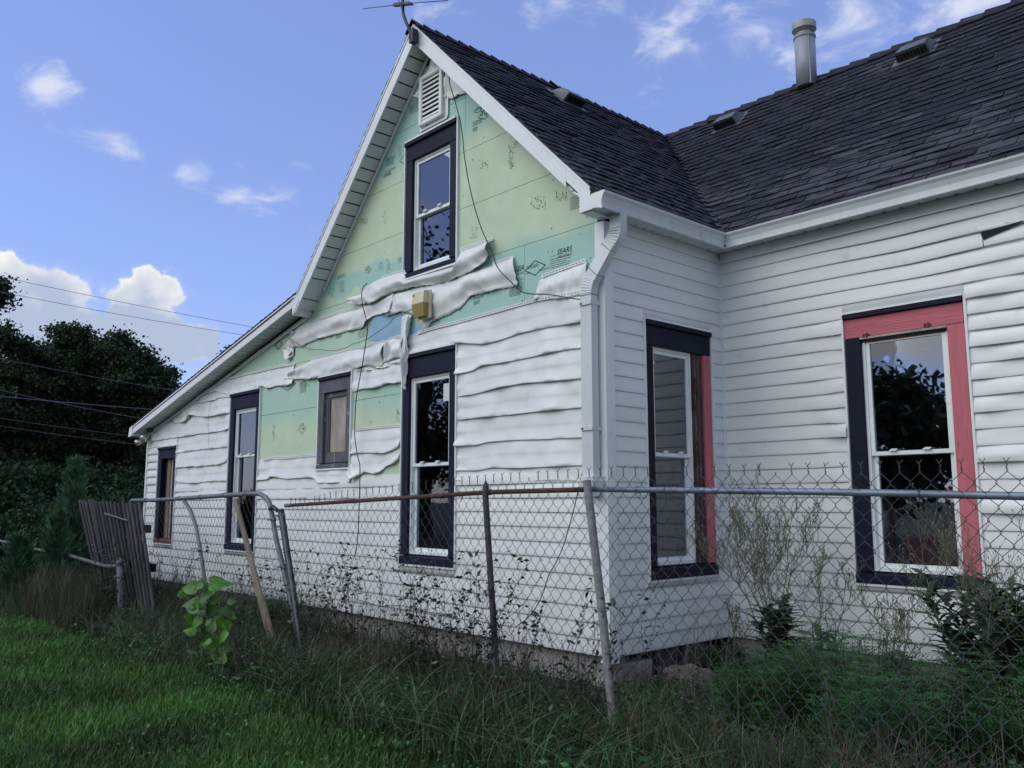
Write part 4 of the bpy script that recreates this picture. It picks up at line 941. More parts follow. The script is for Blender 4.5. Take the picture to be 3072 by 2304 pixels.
w_fa, b_fa = window(GW, WIN_G['far'], head=.15, side=.10, sill=.055, casing=('navy', 'navy', 'navy', 'brick'), glass=False, label='boarded window at the far left end with bare lumber inside')
w_re, b_re = window(RW, WIN_R, head=.175, side=.085, sill=.085, casing=('navy', 'navy', 'pink', 'navy'), meet=1.315, gap_r=.128, label='side wall window with a rotted jamb and one pink board')
w_wi, b_wi = window(WW, WIN_W, head=.165, side=.105, sill=.075, casing=('pink_head', 'navy', 'pink', 'navy'), meet=1.30, label='wing window with pink head and right board and black left board')
# small window: inner sash frame and plywood
i0, i1, j0, j1 = b_sm
mb = MB(); t = .045
for a in ((i0, i0+t, j0, j1), (i1-t, i1, j0, j1), (i0+t, i1-t, j0, j0+.10), (i0+t, i1-t, j1-t, j1)): wbox(mb, GW, *a, -.05, -.02)
mb.build('frame', M['grey_paint'], w_sm); mb = MB(); wbox(mb, GW, i0+t, i1-t, j0+.10, j1-t, -.05, -.04); mb.build('plywood_sheet', M['plywood'], w_sm)
for a in ((i0+t, i0+t+.018, j0+.10, j1-t), (i1-t-.018, i1-t, j0+.10, j1-t)): 
    mb = MB(); wbox(mb, GW, *a, -.039, -.026); mb.build('sash_stop', M['grey_paint'], w_sm)
i0, i1, j0, j1 = b_fa
for nm, a, b_, m in (('board', i0+.005, i0+.075, 'dark'), ('lumber', i0+.08, i0+.185, 'lumber'), ('board', i0+.19, i0+.33, 'board_grey'), ('board', i0+.335, i1-.002, 'board_grey')):
    mb = MB(); wbox(mb, GW, a, b_, j0, j1-.002, -.10, -.055 if nm == 'board' else -.045); mb.build(nm, M[m], w_fa)
# rotted jamb of the side window
i0, i1, j0, j1 = b_re
for q in range(5):
    mb = MB(); u = i1+.002+q*.0255; pts_n = 26
    wbox(mb, RW, u, u+.022, j0-.004, j1+.002, -.06, -.012+(.004*q) % .012); o = mb.build('rotten_jamb_strip', M['rot'] if q % 2 == 0 else M['grey_paint'], w_re)
mb = MB()
for q in range(46):
    z = j0+(j1-j0)*(random.random()**1.3); u = i1+.03+random.uniform(-.02, .02); s = random.uniform(.006, .016); c = RW.P(u, z, .004)
    mb.hexa([c+Vector((random.uniform(-s, s)*.5, d[0]*s, d[1]*s*1.6)) for d in ((-1, -1), (1, -1), (1, -.6), (-1, -.6), (-.7, 1), (.8, 1), (.7, .5), (-.8, .5))])
mb.build('rot_flakes', mat('rust_brown_rot', (.085, .030, .022), .9, .4, 30., 1., 60), w_re)['kind'] = 'stuff'
# paint chips and hooks on the wing window head
for u, z in ((1.15, 2.092), (1.555, 2.10)):
    mb = MB()
    for q in range(5): 
        a = q*1.256; wbox(mb, WW, u+.018*math.cos(a)-.006, u+.018*math.cos(a)+.006, z+.010*math.sin(a)-.006, z+.010*math.sin(a)+.006, .010, .018)
    mb.build('curtain_hook', M['rot'], w_wi)
mb = MB(); wbox(mb, WW, 1.105, 1.67, 2.070, 2.084, -.01, .015); mb.build('weather_strip', M['plywood'], w_wi)
mb = MB(); wbox(mb, WW, 1.105, 1.67, 2.050, 2.068, -.03, -.012); mb.build('rotted_head_edge', M['rot'], w_wi)
# paper notice
mb = MB(); wbox(mb, GW, -1.80, -1.695, 1.80, 1.945, -.0335, -.0325); mb.build('paper_notice', M['paper'], w_lo)
mb = MB(); wbox(mb, RW, .50, .56, 1.955, 1.975, -.0335, -.0325); mb.build('tape', M['paper'], w_re)

# things behind the glass
def curtain(name, W, u0, u1, z0, z1, o, material, label, folds=9):
    n = 60; us = np.linspace(u0, u1, n); oo = o+.018*np.sin(np.linspace(0, folds*2*PI, n)); oo2 = o+.012*np.sin(np.linspace(0, folds*2*PI, n)+.3)
    ob = sheet(name, W, us, [(np.full(n, z0), oo), (np.full(n, (z0+z1)/2), (oo+oo2)/2), (np.full(n, z1), oo2)], M[material], None); tag(ob, label, 'curtain'); return ob
curtain('curtain', GW, -2.20, -1.97, 2.98, 3.98, -.16, 'curtain', 'pale curtain half drawn behind the left side of the upstairs gable window', 5)
curtain('curtain', GW, -1.86, -1.70, 2.98, 3.98, -.17, 'curtain', 'pale narrow curtain behind the right side of the upstairs gable window', 3)
curtain('curtain', RW, .50, 1.08, .52, 1.40, -.17, 'curtain_dark', 'dark teal curtain behind the lower pane of the side wall window', 9)
mb = MB(); mb.box((.95, 1.56, .05), (1.9, 2.3, .60)); mb.box((.95, 1.62, .60), (1.9, 1.74, .80)); tag(mb.build('sofa', M['cloth_pattern']), 'dark patterned sofa inside the wing window, under the red cloth', 'sofa')
mb = MB(); mb.box((1.24, 1.54, .60), (1.42, 1.60, .765)); tag(mb.build('cushion', M['red_cloth']), 'square red cloth cushion showing low inside the wing window', 'cushion')

# louvre
vx0, vx1, vz0, vz1 = -2.10, -1.765, 4.235, 4.70
mb = MB(); mb.prism([GW.P(vx0-.02, vz0-.03, .012), GW.P(vx1+.03, vz0-.03, .012), GW.P(vx1+.05, vz0+.0, .012), GW.P(vx1+.05, vz0+.30, .012), GW.P(vx1, vz1-.05, .012), GW.P(vx0, vz1-.06, .012), GW.P(vx0-.02, vz0+.2, .012)], GW.n*.003); lv = mb.build('gable_louvre', M['vinyl'], house)
mb = MB(); t = .045
def lb(a, b, c, d, o=.05): wbox(mb, GW, a, b, c, d, .015, o)
lb(vx0, vx0+t, vz0, vz1); lb(vx1-t, vx1, vz0, vz1); lb(vx0+t, vx1-t, vz0, vz0+t, .049); lb(vx0+t, vx1-t, vz1-t, vz1, .049)
fr_ = mb.build('louvre_frame', M['trim'], lv); b = fr_.modifiers.new('bevel', 'BEVEL'); b.width = .012; b.segments = 2
mb = MB(); wbox(mb, GW, vx0+t, vx1-t, vz0+t, vz1-t, .0155, .019); mb.build('louvre_back', M['dark'], lv)
ns = 9
for i in range(ns):
    z = vz0+t+(i+.15)*(vz1-vz0-2*t)/ns; mb = MB(); h = (vz1-vz0-2*t)/ns*.68
    mb.hexa([GW.P(vx0+t, z, .044), GW.P(vx1-t, z, .044), GW.P(vx1-t, z, .036), GW.P(vx0+t, z, .036), GW.P(vx0+t, z+h, .030), GW.P(vx1-t, z+h, .030), GW.P(vx1-t, z+h, .021), GW.P(vx0+t, z+h, .021)]); mb.build('slat', M['trim'], lv)

# ---- printed lettering on the foam -----------------------------------------
def text(s, c, pl, pr, bold=.0, mat_='ink', flip=False, squash=1., shear=0.):
    (x0, z0), (x1, z1) = gp(c, *pl), gp(c, *pr); cu = bpy.data.curves.new('printed_text', 'FONT'); cu.body = s; cu.offset = bold; cu.shear = shear
    cu.resolution_u = 3; to = bpy.data.objects.new('tmp', cu); COL.objects.link(to); bpy.context.view_layer.update()
    me = bpy.data.meshes.new_from_object(to.evaluated_get(bpy.context.evaluated_depsgraph_get())); bpy.data.objects.remove(to)
    vx = [v.co.x for v in me.vertices]; wd = max(vx)-min(vx); sc = abs(x1-x0)/wd
    for v in me.vertices:
        a, b = (v.co.x-min(vx))*sc, v.co.y*sc*squash
        if flip: a, b = -a, -b; 
        v.co = GW.P((x0 if not flip else x1)+a, min(z0, z1)*.5+max(z0, z1)*.5+b, .0012)
    me.materials.clear(); me.materials.append(M[mat_]); o = link('printed_text', me, house); return o
text('SEARS', c2, (1752, 333), (1845, 303), .02, shear=.3); text('1-800-SEARS-33', c2, (1752, 353), (1843, 327), .01)
text('SEA', c2, (1500, 438), (1553, 420), .02, shear=.3); text('1-800-SEA', c2, (1500, 457), (1553, 442))
text('rofoam', c2, (1570, 421), (1640, 401), .0, squash=1.25); text('BRAND', c2, (1562, 450), (1592, 442)); text('VALUE 40', c2, (1643, 433), (1702, 415))
text('DISTRIBUTED BY', c2, (1710, 345), (1748, 336))
text('84 TONGUE', c2, (1250, 590), (1312, 573), .02); text('& GROOVE', c2, (1250, 603), (1308, 587), .02)
text('Sty', c1, (1290, 700), (1338, 682), .0, squash=1.3); text('84 TONGUE', c1, (1243, 748), (1304, 722), .02); text('& GROOVE', c1, (1243, 764), (1300, 738), .02)
text('BRAND', c1, (1320, 694), (1345, 684)); text('DOW', c1, (1262, 668), (1288, 656), .01)
text('SEARS', c1, (705, 1052), (752, 1035), .02, flip=True); text('1-800-SEARS-33', c1, (715, 1028), (778, 1010), flip=True)
text('SEARS', c2, (428, 480), (478, 462), .01, 'ink_faint'); text('SEARS', c2, (590, 722), (630, 708), .02)
text('TONGUE', c2, (415, 830), (452, 820), .01); text('& GROOVE', c2, (418, 838), (450, 830), .01)
text('Styrofoam', c2, (95, 1118), (158, 1100), .01, squash=1.4)
def rhomb(c, cx, cy, w, h, lw=.004, mt='ink'):
    x, z = gp(c, cx, cy); w2 = abs(gp(c, cx+w, cy)[0]-x); h2 = abs(gp(c, cx, cy+h)[1]-z); mb = MB()
    P = [(x-w2, z), (x, z+h2), (x+w2, z), (x, z-h2)]
    for a, b in zip(P, P[1:]+P[:1]):
        d = Vector((b[0]-a[0], b[1]-a[1])).normalized(); nn = Vector((-d[1], d[0]))*lw
        mb.prism([GW.P(a[0]+nn[0], a[1]+nn[1], .0012), GW.P(b[0]+nn[0], b[1]+nn[1], .0012), GW.P(b[0]-nn[0], b[1]-nn[1], .0012), GW.P(a[0]-nn[0], a[1]-nn[1], .0012)], GW.n*(-.0006))
    return mb.build('printed_logo', M[mt], house)
rhomb(c2, 1620, 410, 62, 44); rhomb(c1, 1275, 664, 24, 16, .003); rhomb(c1, 1316, 690, 42, 30, .003); rhomb(c2, 70, 875, 22, 30, .003, 'ink'); rhomb(c2, 130, 1115, 45, 34, .004); rhomb(c2, 215, 1380, 28, 34, .002, 'ink_faint'); rhomb(cA, 1725, 680, 42, 50, .003); rhomb(c1, 830, 960, 28, 26, .003)
def lines(c, x0, y0, x1, y1, n, slope, mt='ink', lw=.0022, seed=0):
    r = random.Random(seed); mb = MB()
    for i in range(n):
        y = y0+(y1-y0)*i/max(1, n-1); x = x0
        e = x1-(x1-x0)*r.random()*.25
        while x < e:
            l = r.uniform(4, 16)*(x1-x0)/90; a = gp(c, x, y-(x-x0)*slope); b = gp(c, min(x+l, e), y-(min(x+l, e)-x0)*slope)
            mb.prism([GW.P(a[0], a[1]-lw, .0012), GW.P(b[0], b[1]-lw, .0012), GW.P(b[0], b[1]+lw, .0012), GW.P(a[0], a[1]+lw, .0012)], GW.n*(-.0006)); x += l+3*(x1-x0)/90
    return mb.build('fine_print', M[mt], house)
lines(c2, 1712, 362, 1840, 412, 5, .25, seed=1); lines(c2, 1505, 478, 1552, 560, 9, .25, seed=2); lines(c2, 1465, 545, 1550, 585, 6, .27, seed=3); lines(c2, 1250, 612, 1290, 632, 4, .27, seed=4)
lines(c2, 552, 770, 640, 835, 9, .25, seed=5); lines(c2, 600, 735, 640, 765, 5, .25, seed=6); lines(c2, 706, 725, 745, 770, 5, .25, seed=7); lines(c1, 722, 960, 780, 1005, 8, .45, seed=8); lines(c1, 862, 640, 922, 690, 8, .45, seed=9)
lines(c1, 1243, 775, 1275, 795, 4, .45, seed=10); lines(c1, 1832, 1195, 1895, 1270, 10, .38, 'ink_faint', seed=11); lines(c2, 200, 1100, 245, 1165, 12, .2, 'ink_faint', seed=12); lines(c2, 440, 495, 475, 560, 8, .3, 'ink_faint', seed=13); lines(c1, 795, 890, 815, 940, 5, .4, seed=14)
def scribble(c, cx, cy, w, h, n, mt, seed):
    r = random.Random(seed); mb = MB()
    for _ in range(n):
        x, y = cx+r.uniform(-w, w), cy+r.uniform(-h, h); a = gp(c, x, y); l = r.uniform(.004, .018); t = r.choice([0, .5, 1.2, 1.57, 2.2]); d = (math.cos(t)*l, math.sin(t)*l); q = r.uniform(.0008, .0022)
        mb.prism([GW.P(a[0]-q, a[1]-q, .0012), GW.P(a[0]+d[0]-q, a[1]+d[1]-q, .0012), GW.P(a[0]+d[0]+q, a[1]+d[1]+q, .0012), GW.P(a[0]+q, a[1]+q, .0012)], GW.n*(-.0006))
    return mb.build('shipping_scuffs', M[mt], house)
for i, a in enumerate([(c1, 1475, 950, 14, 70, 70, 'ink'), (c1, 1310, 1000, 25, 30, 30, 'ink_faint'), (c1, 1640, 1225, 45, 40, 60, 'ink'), (c1, 1775, 1190, 35, 25, 40, 'ink'), (c1, 1510, 870, 20, 20, 20, 'ink_faint'), (c1, 585, 1340, 22, 20, 40, 'ink'), (c1, 710, 1310, 14, 40, 24, 'ink_faint'),
    (c1, 610, 1630, 20, 22, 50, 'ink'), (c1, 735, 1610, 10, 40, 30, 'ink'), (c1, 690, 1610, 16, 20, 20, 'ink'), (c1, 800, 1580, 12, 35, 24, 'ink_faint'), (c2, 42, 1410, 7, 50, 50, 'ink'), (c2, 215, 1380, 14, 28, 50, 'ink'), (c2, 225, 1110, 30, 22, 60, 'ink'), (c2, 790, 1300, 10, 40, 26, 'ink_faint'), (c2, 625, 1355, 8, 16, 10, 'ink'), (c2, 70, 885, 14, 24, 40, 'ink'), (c1, 1250, 1400, 22, 40, 30, 'ink_faint'), (c1, 1950, 1300, 20, 20, 14, 'ink_faint'), (c2, 390, 560, 20, 30, 40, 'ink_faint')]): scribble(*a, i)
# nail heads
mb = MB(); r = random.Random(3)
for _ in range(230):
    x = r.uniform(-5.6, -.1); z = r.choice(rows_z[3:])+r.choice([.05, .12, .24, .36, .42])+r.uniform(-.02, .02)
    if z > wall_top_x(x)-.05 or any(h[0]-.03 < x < h[1]+.03 and h[2]-.03 < z < h[3]+.03 for h in WIN_G.values()): continue
    s = r.uniform(.003, .0065); mb.prism([GW.P(x-s, z-s, .0015), GW.P(x+s, z-s*.6, .0015), GW.P(x+s*.8, z+s, .0015), GW.P(x-s*.6, z+s*.9, .0015)], GW.n*(-.001))
o = mb.build('nail_heads', M['ink'], house)

# ---- foundation -------------------------------------------------------------
def block(W, u0, u1, z0, z1, o0, o1, m, name='foundation_block', jit=.006):
    mb = MB(); P = [W.P(u0, z0, o1), W.P(u1, z0, o1), W.P(u1, z0, o0), W.P(u0, z0, o0), W.P(u0, z1, o1), W.P(u1, z1, o1), W.P(u1, z1, o0), W.P(u0, z1, o0)]
    P = [p+Vector((random.uniform(-jit, jit), random.uniform(-jit, jit)*.6, 0)) for p in P]; mb.hexa(P); o = mb.build(name, M[m], house); b = o.modifiers.new('bevel', 'BEVEL'); b.width = .012; b.segments = 2; return o
x = -8.3
while x < -.1:
    w = random.uniform(.8, 1.5); x1 = min(x+w, -.03); block(GW, x, x1-.004, -.35, -.002, -.16, -.035-random.random()*.01, 'concrete'); x = x1
block(RW, .04, .42, -.35, -.055, -.14, .0, 'concrete'); block(RW, .05, .20, -.12, -.004, -.14, -.03, 'concrete'); block(RW, .62, .80, -.35, -.03, -.20, -.09, 'slab', 'loose_slab'); block(RW, .82, 1.10, -.35, -.01, -.12, -.03, 'slab', 'loose_slab'); block(RW, .46, .60, -.35, -.09, -.25, -.16, 'slab', 'loose_slab')
block(WW, .02, .40, -.35, -.012, -.14, -.02, 'concrete'); x = .41
while x < 7:
    w = random.uniform(.5, .9); block(WW, x, x+w-.01, -.35, -.006, -.14, -.03, 'concrete'); x += w
mb = MB(); mb.box((-.35, .15, -.35), (-.30, 1.4, 0)); mb.build('crawlspace', M['dark'], house)

# ------------------------------------------------------------------ fittings on the house
lamp = thing('wall_lamp', 'cream wall lamp with amber lens on the torn siding under the gable window', 'lamp')
lx0, lx1 = -2.045, -1.885
mb = MB(); wbox(mb, GW, lx0-.004, lx1+.02, 2.50, 2.735, .05, .066); mb.build('back_plate', M['lamp_body'], lamp)
mb = MB(); mb.hexa([GW.P(lx0, 2.625, .125), GW.P(lx1, 2.625, .125), GW.P(lx1, 2.625, .066), GW.P(lx0, 2.625, .066), GW.P(lx0, 2.725, .115), GW.P(lx1, 2.725, .115), GW.P(lx1, 2.735, .066), GW.P(lx0, 2.735, .066)]); o = mb.build('housing', M['lamp_body'], lamp)
mb = MB(); mb.hexa([GW.P(lx0+.01, 2.515, .110), GW.P(lx1-.01, 2.515, .110), GW.P(lx1-.01, 2.515, .067), GW.P(lx0+.01, 2.515, .067), GW.P(lx0, 2.623, .126), GW.P(lx1, 2.623, .126), GW.P(lx1, 2.623, .067), GW.P(lx0, 2.623, .067)]); mb.build('lens', M['lamp_lens'], lamp)
mb = MB(); mb.tube([GW.P(lx0+.02, 2.70, .119), GW.P(lx0+.02, 2.70, .124)], .007, 10); mb.build('photocell', M['cable'], lamp)
fl2 = thing('floodlight', 'silver twin bulb floodlight under the far left eave corner', 'lamp')
for s, x, z in ((0, -8.42, 1.80), (1, -8.22, 1.845)):
    mb = MB(); c = Vector((x, -.10, z)); d = Vector((-.55 if s == 0 else .25, -.75, -.35)).normalized()
    mb.tube([c-d*.09, c-d*.06, c-d*.01, c+d*.035, c+d*.045], [.018, .026, .045, .052, .03], 14); mb.build('bulb', M['bulb'], fl2, smooth=True)
mb = MB(); mb.tube([(-8.37, -.05, 1.82), (-8.30, -.05, 1.86), (-8.26, -.06, 1.85)], .02, 8); mb.tube([(-8.3, 0, 1.87), (-8.3, -.06, 1.87)], .035, 12); mb.build('holder', M['lamp_body'], fl2)
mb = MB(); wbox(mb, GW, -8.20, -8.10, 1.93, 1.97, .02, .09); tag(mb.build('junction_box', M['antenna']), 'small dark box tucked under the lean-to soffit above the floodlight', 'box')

ant = thing('tv_antenna', 'black television antenna on a bent mast at the gable peak', 'antenna')
def ap(x, y, Y=-.26): p = on_plane(*cD(x, y), 1, Y); return Vector(p)
mb = MB(); mb.tube([ap(889, 78), ap(884, 62), ap(877, 48), ap(871, 30), ap(870, 10), ap(870, -60)], .014, 10); mb.build('mast', M['antenna'], ant, smooth=True)
mb = MB(); mb.tube([ap(784, 19), ap(852, 11)], .0035, 6); mb.tube([ap(888, 7), ap(967, 1)], .0035, 6); mb.build('dipole', M['antenna'], ant)
c = ap(870, 9); mb = MB(); d = (ap(888, 7)-ap(852, 11))
mb.hexa([c-d*.55+Vector((0, -.02, -.012)), c+d*.55+Vector((0, -.02, -.012)), c+d*.55+Vector((0, .02, -.012)), c-d*.55+Vector((0, .02, -.012)), c-d*.45+Vector((0, -.02, .012)), c+d*.45+Vector((0, -.02, .012)), c+d*.45+Vector((0, .02, .012)), c-d*.45+Vector((0, .02, .012))]); mb.build('insulator', M['antenna'], ant)
mb = MB(); c = ap(889, 76); mb.box((c[0]-.02, -.275, c[2]-.07), (c[0]+.035, -.215, c[2]+.05)); mb.tube([ap(884, 84), ap(896, 70)], .006, 6); mb.tube([ap(893, 64), ap(886, 92)], .005, 6); mb.build('bracket', M['antenna'], ant)
mb = MB(); mb.tube([ap(858, -8, -.28), ap(866, 14, -.30), ap(876, 40, -.29), ap(884, 66, -.29), ap(884, 82, -.28), ap(890, 90, -.28)], .0035, 6); mb.build('lead_wire', M['cable'], ant)
def cable(name, c, pts, off, rad, m, label, cat='cable'):
    P = [GW.P(*gp(c, x, y, -off), off) for x, y in pts] if not isinstance(c, list) else c
    Q = []
    for i in range(len(P)-1):
        p0, p1, p2, p3 = P[max(0, i-1)], P[i], P[i+1], P[min(len(P)-1, i+2)]
        for t in (0, .25, .5, .75): Q.append(.5*((2*p1)+(p2-p0)*t+(2*p0-5*p1+4*p2-p3)*t*t+(3*p1-p0-3*p2+p3)*t**3))
    Q.append(P[-1]); mb = MB(); mb.tube(Q, rad, 6); return tag(mb.build(name, M[m], smooth=True), label, cat)
cable('cable', c1, [(890, 250), (960, 320), (1085, 430), (1105, 510), (1130, 590), (1165, 720), (1183, 830), (1190, 920), (1210, 1050), (1230, 1150), (1260, 1270), (1300, 1390), (1360, 1520), (1395, 1617), (1470, 1697), (1530, 1752), (1580, 1772), (1700, 1777), (1820, 1797), (1905, 1808)], .10, .0042, 'cable', 'black cable draped from the gable peak past the upstairs window to the downpipe')
LC = [(605, 503), (580, 530), (574, 560), (576, 620), (590, 680), (605, 740), (606, 800), (595, 880), (583, 960), (572, 1020), (552, 1130), (538, 1220), (531, 1400), (538, 1480), (550, 1550), (562, 1600), (562, 1700), (560, 1800), (556, 1900), (552, 2000), (545, 2080), (530, 2150)]
cable('cable', c2, LC, .075, .0045, 'cable', 'black cable hanging down the wall beside the small grey window')
cable('wire', c2, [(95, 820), (140, 838), (190, 870), (270, 900), (330, 903), (400, 909), (470, 895), (520, 868), (560, 858), (620, 830), (690, 783), (740, 745), (770, 712), (830, 680), (925, 640)], .07, .0032, 'wire_brown', 'thin brown wire sagging across the bare foam to the wall lamp', 'wire')
cable('cable', c10, [(1762, -40), (1740, 60), (1712, 180), (1690, 270), (1665, 360), (1640, 440), (1600, 530), (1560, 600), (1535, 680), (1500, 760), (1450, 830), (1380, 885)], .09, .0035, 'cable', 'thin black cable slanting down from the downpipe outlet to the weeds')
cable('cable', c10, [(475, 590), (450, 650), (480, 700), (500, 735), (560, 750), (620, 770), (760, 770), (860, 800), (980, 815)], .06, .003, 'cable', 'dark cable lying low across the siding above the foundation')
cable('wire', c8, [(1052, 190), (1025, 300), (1010, 480), (1020, 600), (1018, 712)], .06, .0018, 'utility', 'hair thin wire hanging on the warped siding left of the tall navy window', 'wire')

# ------------------------------------------------------------------ chain link fence
YF = -1.1; DW, DH = .0725, .084
fence = thing('chain_link_fence', 'chain link fence with a rusty and a grey top rail in front of the house', 'fence')
def rail_z(x): return float(np.interp(x, [-2.4, -2.27, .067, .86, 2.13, 2.8, 3.6], [.955, .958, 1.037, 1.044, 1.019, .999, .985]))
def tip_z(x): return float(np.interp(x, [-2.3, -1.8, -1.6, -.3, .3, 1., 2.2, 2.8, 3.6], [.985, 1.0, 1.03, 1.10, 1.118, 1.125, 1.106, 1.10, 1.10]))
mb = MB(); mb.tube([(x, YF+.02, rail_z(x)) for x in np.linspace(-2.29, .855, 14)], .0135, 12); o = mb.build('top_rail', M['rust'], fence, smooth=True); o['label'] = 'rust brown half of the top rail'
mb = MB(); mb.tube([(x, YF+.02, rail_z(x)) for x in np.linspace(.86, 3.5, 12)], .0142, 12); o = mb.build('top_rail', M['galv_rail'], fence, smooth=True); o['label'] = 'blue grey galvanised half of the top rail'
mb = MB(); mb.tube([(-2.31, YF+.02, .957), (-2.22, YF+.02, .960)], .0150, 12); mb.build('rail_end_sleeve', M['gate'], fence)
mb = MB(); mb.tube([(.860, YF-.025, 1.088), (.95, YF-.025, .45), (1.045, YF-.025, -.32)], .0205, 16); mb.build('post', M['post_grey'], fence, smooth=False)
mb = MB(); mb.tube([(.060, YF, 1.03), (.12, YF, .45), (.20, YF, -.32)], .0175, 12); mb.build('post', M['dark_post'], fence)
mb = MB(); mb.tube([(.058, YF+.005, 1.02), (.058, YF+.005, 1.075), (.058, YF+.005, 1.10)], [.019, .017, .004], 10); mb.tube([(.035, YF+.02, 1.037), (.085, YF+.02, 1.037)], .0175, 10); mb.build('rail_loop_cap', M['wire'], fence)
mb = MB(); mb.tube([(-2.345, YF, .925), (-2.14, YF, .40), (-1.88, YF, -.30)], .025, 14); o = mb.build('post', M['dark_post'], fence)
mb = MB(); mb.tube([(-2.29, YF-.028, .90), (-2.09, YF-.028, .40), (-1.90, YF-.028, -.1)], .012, 10); mb.build('tension_bar', M['gate'], fence)
def band(p, d, r=.029, parent=None, m='gate'):
    mb = MB(); p = Vector(p); d = Vector(d).normalized(); mb.tube([p-d*.012, p+d*.012], r, 14); mb.box((p[0]-.05, p[1]-.03, p[2]-.008), (p[0]+.01, p[1]-.018, p[2]+.008)); return mb.build('strap', M[m], parent or fence)
for z, x in ((.88, -2.33), (.80, -2.295), (.36, -2.125)): band((x, YF, z), (.37, 0, -1))
def lean_y(x, z): return 0.
def link_wire(mb, xa, z_top, z_bot, phase, sag=None, twist=True, wr=.00135, jit=.0):
    """one zigzag wire of a chain link panel"""
    pts = []; z = z_top; i = phase; p = Vector
    half = DW/2
    k = 0
    while z > z_bot:
        s = 1 if (i % 2 == 0) else -1
        x = xa + s*(half*.5); 
        dx, dy = (sag(x, z) if sag else (0, 0)); jx = random.uniform(-jit, jit)
        zz = z
        # knuckle: short upright hook where neighbouring wires interlock
        pts.append((x+dx+s*.0015+jx, YF-.003*s+dy, zz+.0035)); pts.append((x+dx+s*.0015+jx, YF+.003*s+dy, zz-.0035))
        z -= DH/2; i += 1
    mb.tube(pts, wr, 4, cap=False)
    return pts
mb = MB(); random.seed(11)
def sagR(x, z): 
    w = max(0, (.1-x)/2.4); return (.018*w*math.sin(z*9+x*3)+.35*w*max(0, .9-z)*.30, .012*math.sin(x*2.1+z*3))
x = -2.20; i = 0
while x < 3.5:
    tz = tip_z(x)-.012
    link_wire(mb, x, tz, -.22, 1 if i % 2 else 0, sagR, jit=.0012)
    x += DW/2; i += 1
x = -2.20+DW/4; 
# twisted barbs at the selvage
x = -2.20; i = 0
while x < 3.5:
    if i % 2 == 0 and random.random() > .05:
        xx = x+DW/4; tz = tip_z(x)-.010; dx, dy = sagR(xx, tz); xx += dx; tl = random.uniform(-.006, .006)
        P = [(xx+.002*math.cos(a*1.7), YF+dy+.002*math.sin(a*1.7), tz-.002+a*.0042) for a in range(7)]; mb.tube(P, .0022, 4)
        mb.tube([P[-1], (xx-.009+tl, YF+dy-.003, P[-1][2]+.014)], .0015, 4); mb.tube([P[-1], (xx+.010+tl, YF+dy+.002, P[-1][2]+.015)], .0015, 4)
    x += DW/2; i += 1
mesh_ob = mb.build('chain_link_mesh', M['wire'], fence, fixn=False)
for x in (-1.35, -.62, 1.30, 2.44, 1.13, -.2):     # tie wires
    mb = MB(); z = rail_z(x); mb.tube([(x+.017*math.sin(a)*.3+.004*a, YF+.02+.018*math.cos(a), z+.018*math.sin(a)) for a in np.linspace(0, 6.5, 14)]+[(x+.035, YF, z-.045)], .0016, 4); mb.build('tie_wire', M['wire'], fence)

# bent gate at the left
gate = thing('chain_link_gate', 'bent chain link gate with a round cornered pipe frame leaning left of the fence', 'gate')
YG = -1.1
fr = [(-5.60, 1.005), (-5.0, 1.003), (-4.24, 1.020), (-3.4, 1.040), (-2.80, 1.052), (-2.70, 1.048), (-2.60, 1.02), (-2.535, .975), (-2.49, .90), (-2.40, .70), (-2.16, .30), (-1.93, -.15), (-1.88, -.3)]
mb = MB(); mb.tube([(x, YG, z) for x, z in fr], .0195, 12); mb.build('frame', M['gate'], gate, smooth=True)
mb = MB(); mb.tube([(-4.235, YG, 1.0), (-4.07, YG, .91), (-3.93, YG, .77), (-3.80, YG, .55), (-3.68, YG, .30), (-3.55, YG, -.1), (-3.5, YG, -.3)], .017, 10); mb.build('brace', M['gate'], gate, smooth=True)
mb = MB(); mb.tube([(-5.60, YG, 1.005), (-5.64, YG, .99), (-5.655, YG, .94), (-5.62, YG, .5), (-5.60, YG, -.3)], .019, 10); mb.build('frame', M['gate'], gate, smooth=True)
for x in (-5.2, -4.75, -4.33, -3.85, -3.35, -2.95):
    mb = MB(); z = float(np.interp(x, [p[0] for p in fr], [p[1] for p in fr])); mb.tube([(x, YG+.022*math.cos(a), z+.022*math.sin(a)) for a in np.linspace(0, 6.3, 12)], .0022, 4); mb.build('ring_tie', M['wire'], gate)
for (x, z, w) in ((-2.46, .85, 0), (-2.27, .50, 1), (-2.08, .12, 0)):
    band((x, YG, z), (.35, 0, -1), .023, gate)
mb = MB(); mb.tube([(-2.50, YG-.01, .93), (-2.44, YG-.02, .95), (-2.38, YG-.01, .92)], .016, 8); mb.build('latch', M['dark_post'], gate)
mb = MB(); random.seed(5)
def sagG(x, z): return (.018*math.sin(z*7+x*2)+.010*math.sin(z*19+x*7), .02*math.sin(x*3+z*2))
x = -5.58; i = 0
def gate_top(x): return float(np.interp(x, [-5.6, -4.24, -2.8, -2.6, -2.49, -2.4, -2.16, -1.93], [.985, .998, 1.03, 1.0, .88, .68, .28, -.15]))
while x < -2.0:
    tz = gate_top(x)-.01
    if tz > -.1: link_wire(mb, x, tz, -.2, 0 if i % 2 else 1, sagG, jit=.006)
    x += DW*.52; i += 1
mb.build('chain_link_mesh', M['wire'], gate, fixn=False)

mb = MB(); mb.prism([(-3.045, -1.17, 1.005), (-2.975, -1.17, 1.015), (-2.965, -1.17, .96), (-2.06, -1.20, -.20), (-2.15, -1.20, -.24)], (0, .022, 0)); o = tag(mb.build('wooden_plank', M['plank']), 'grey brown wooden plank leaning against the bent gate', 'plank')
b = o.modifiers.new('bevel', 'BEVEL'); b.width = .003

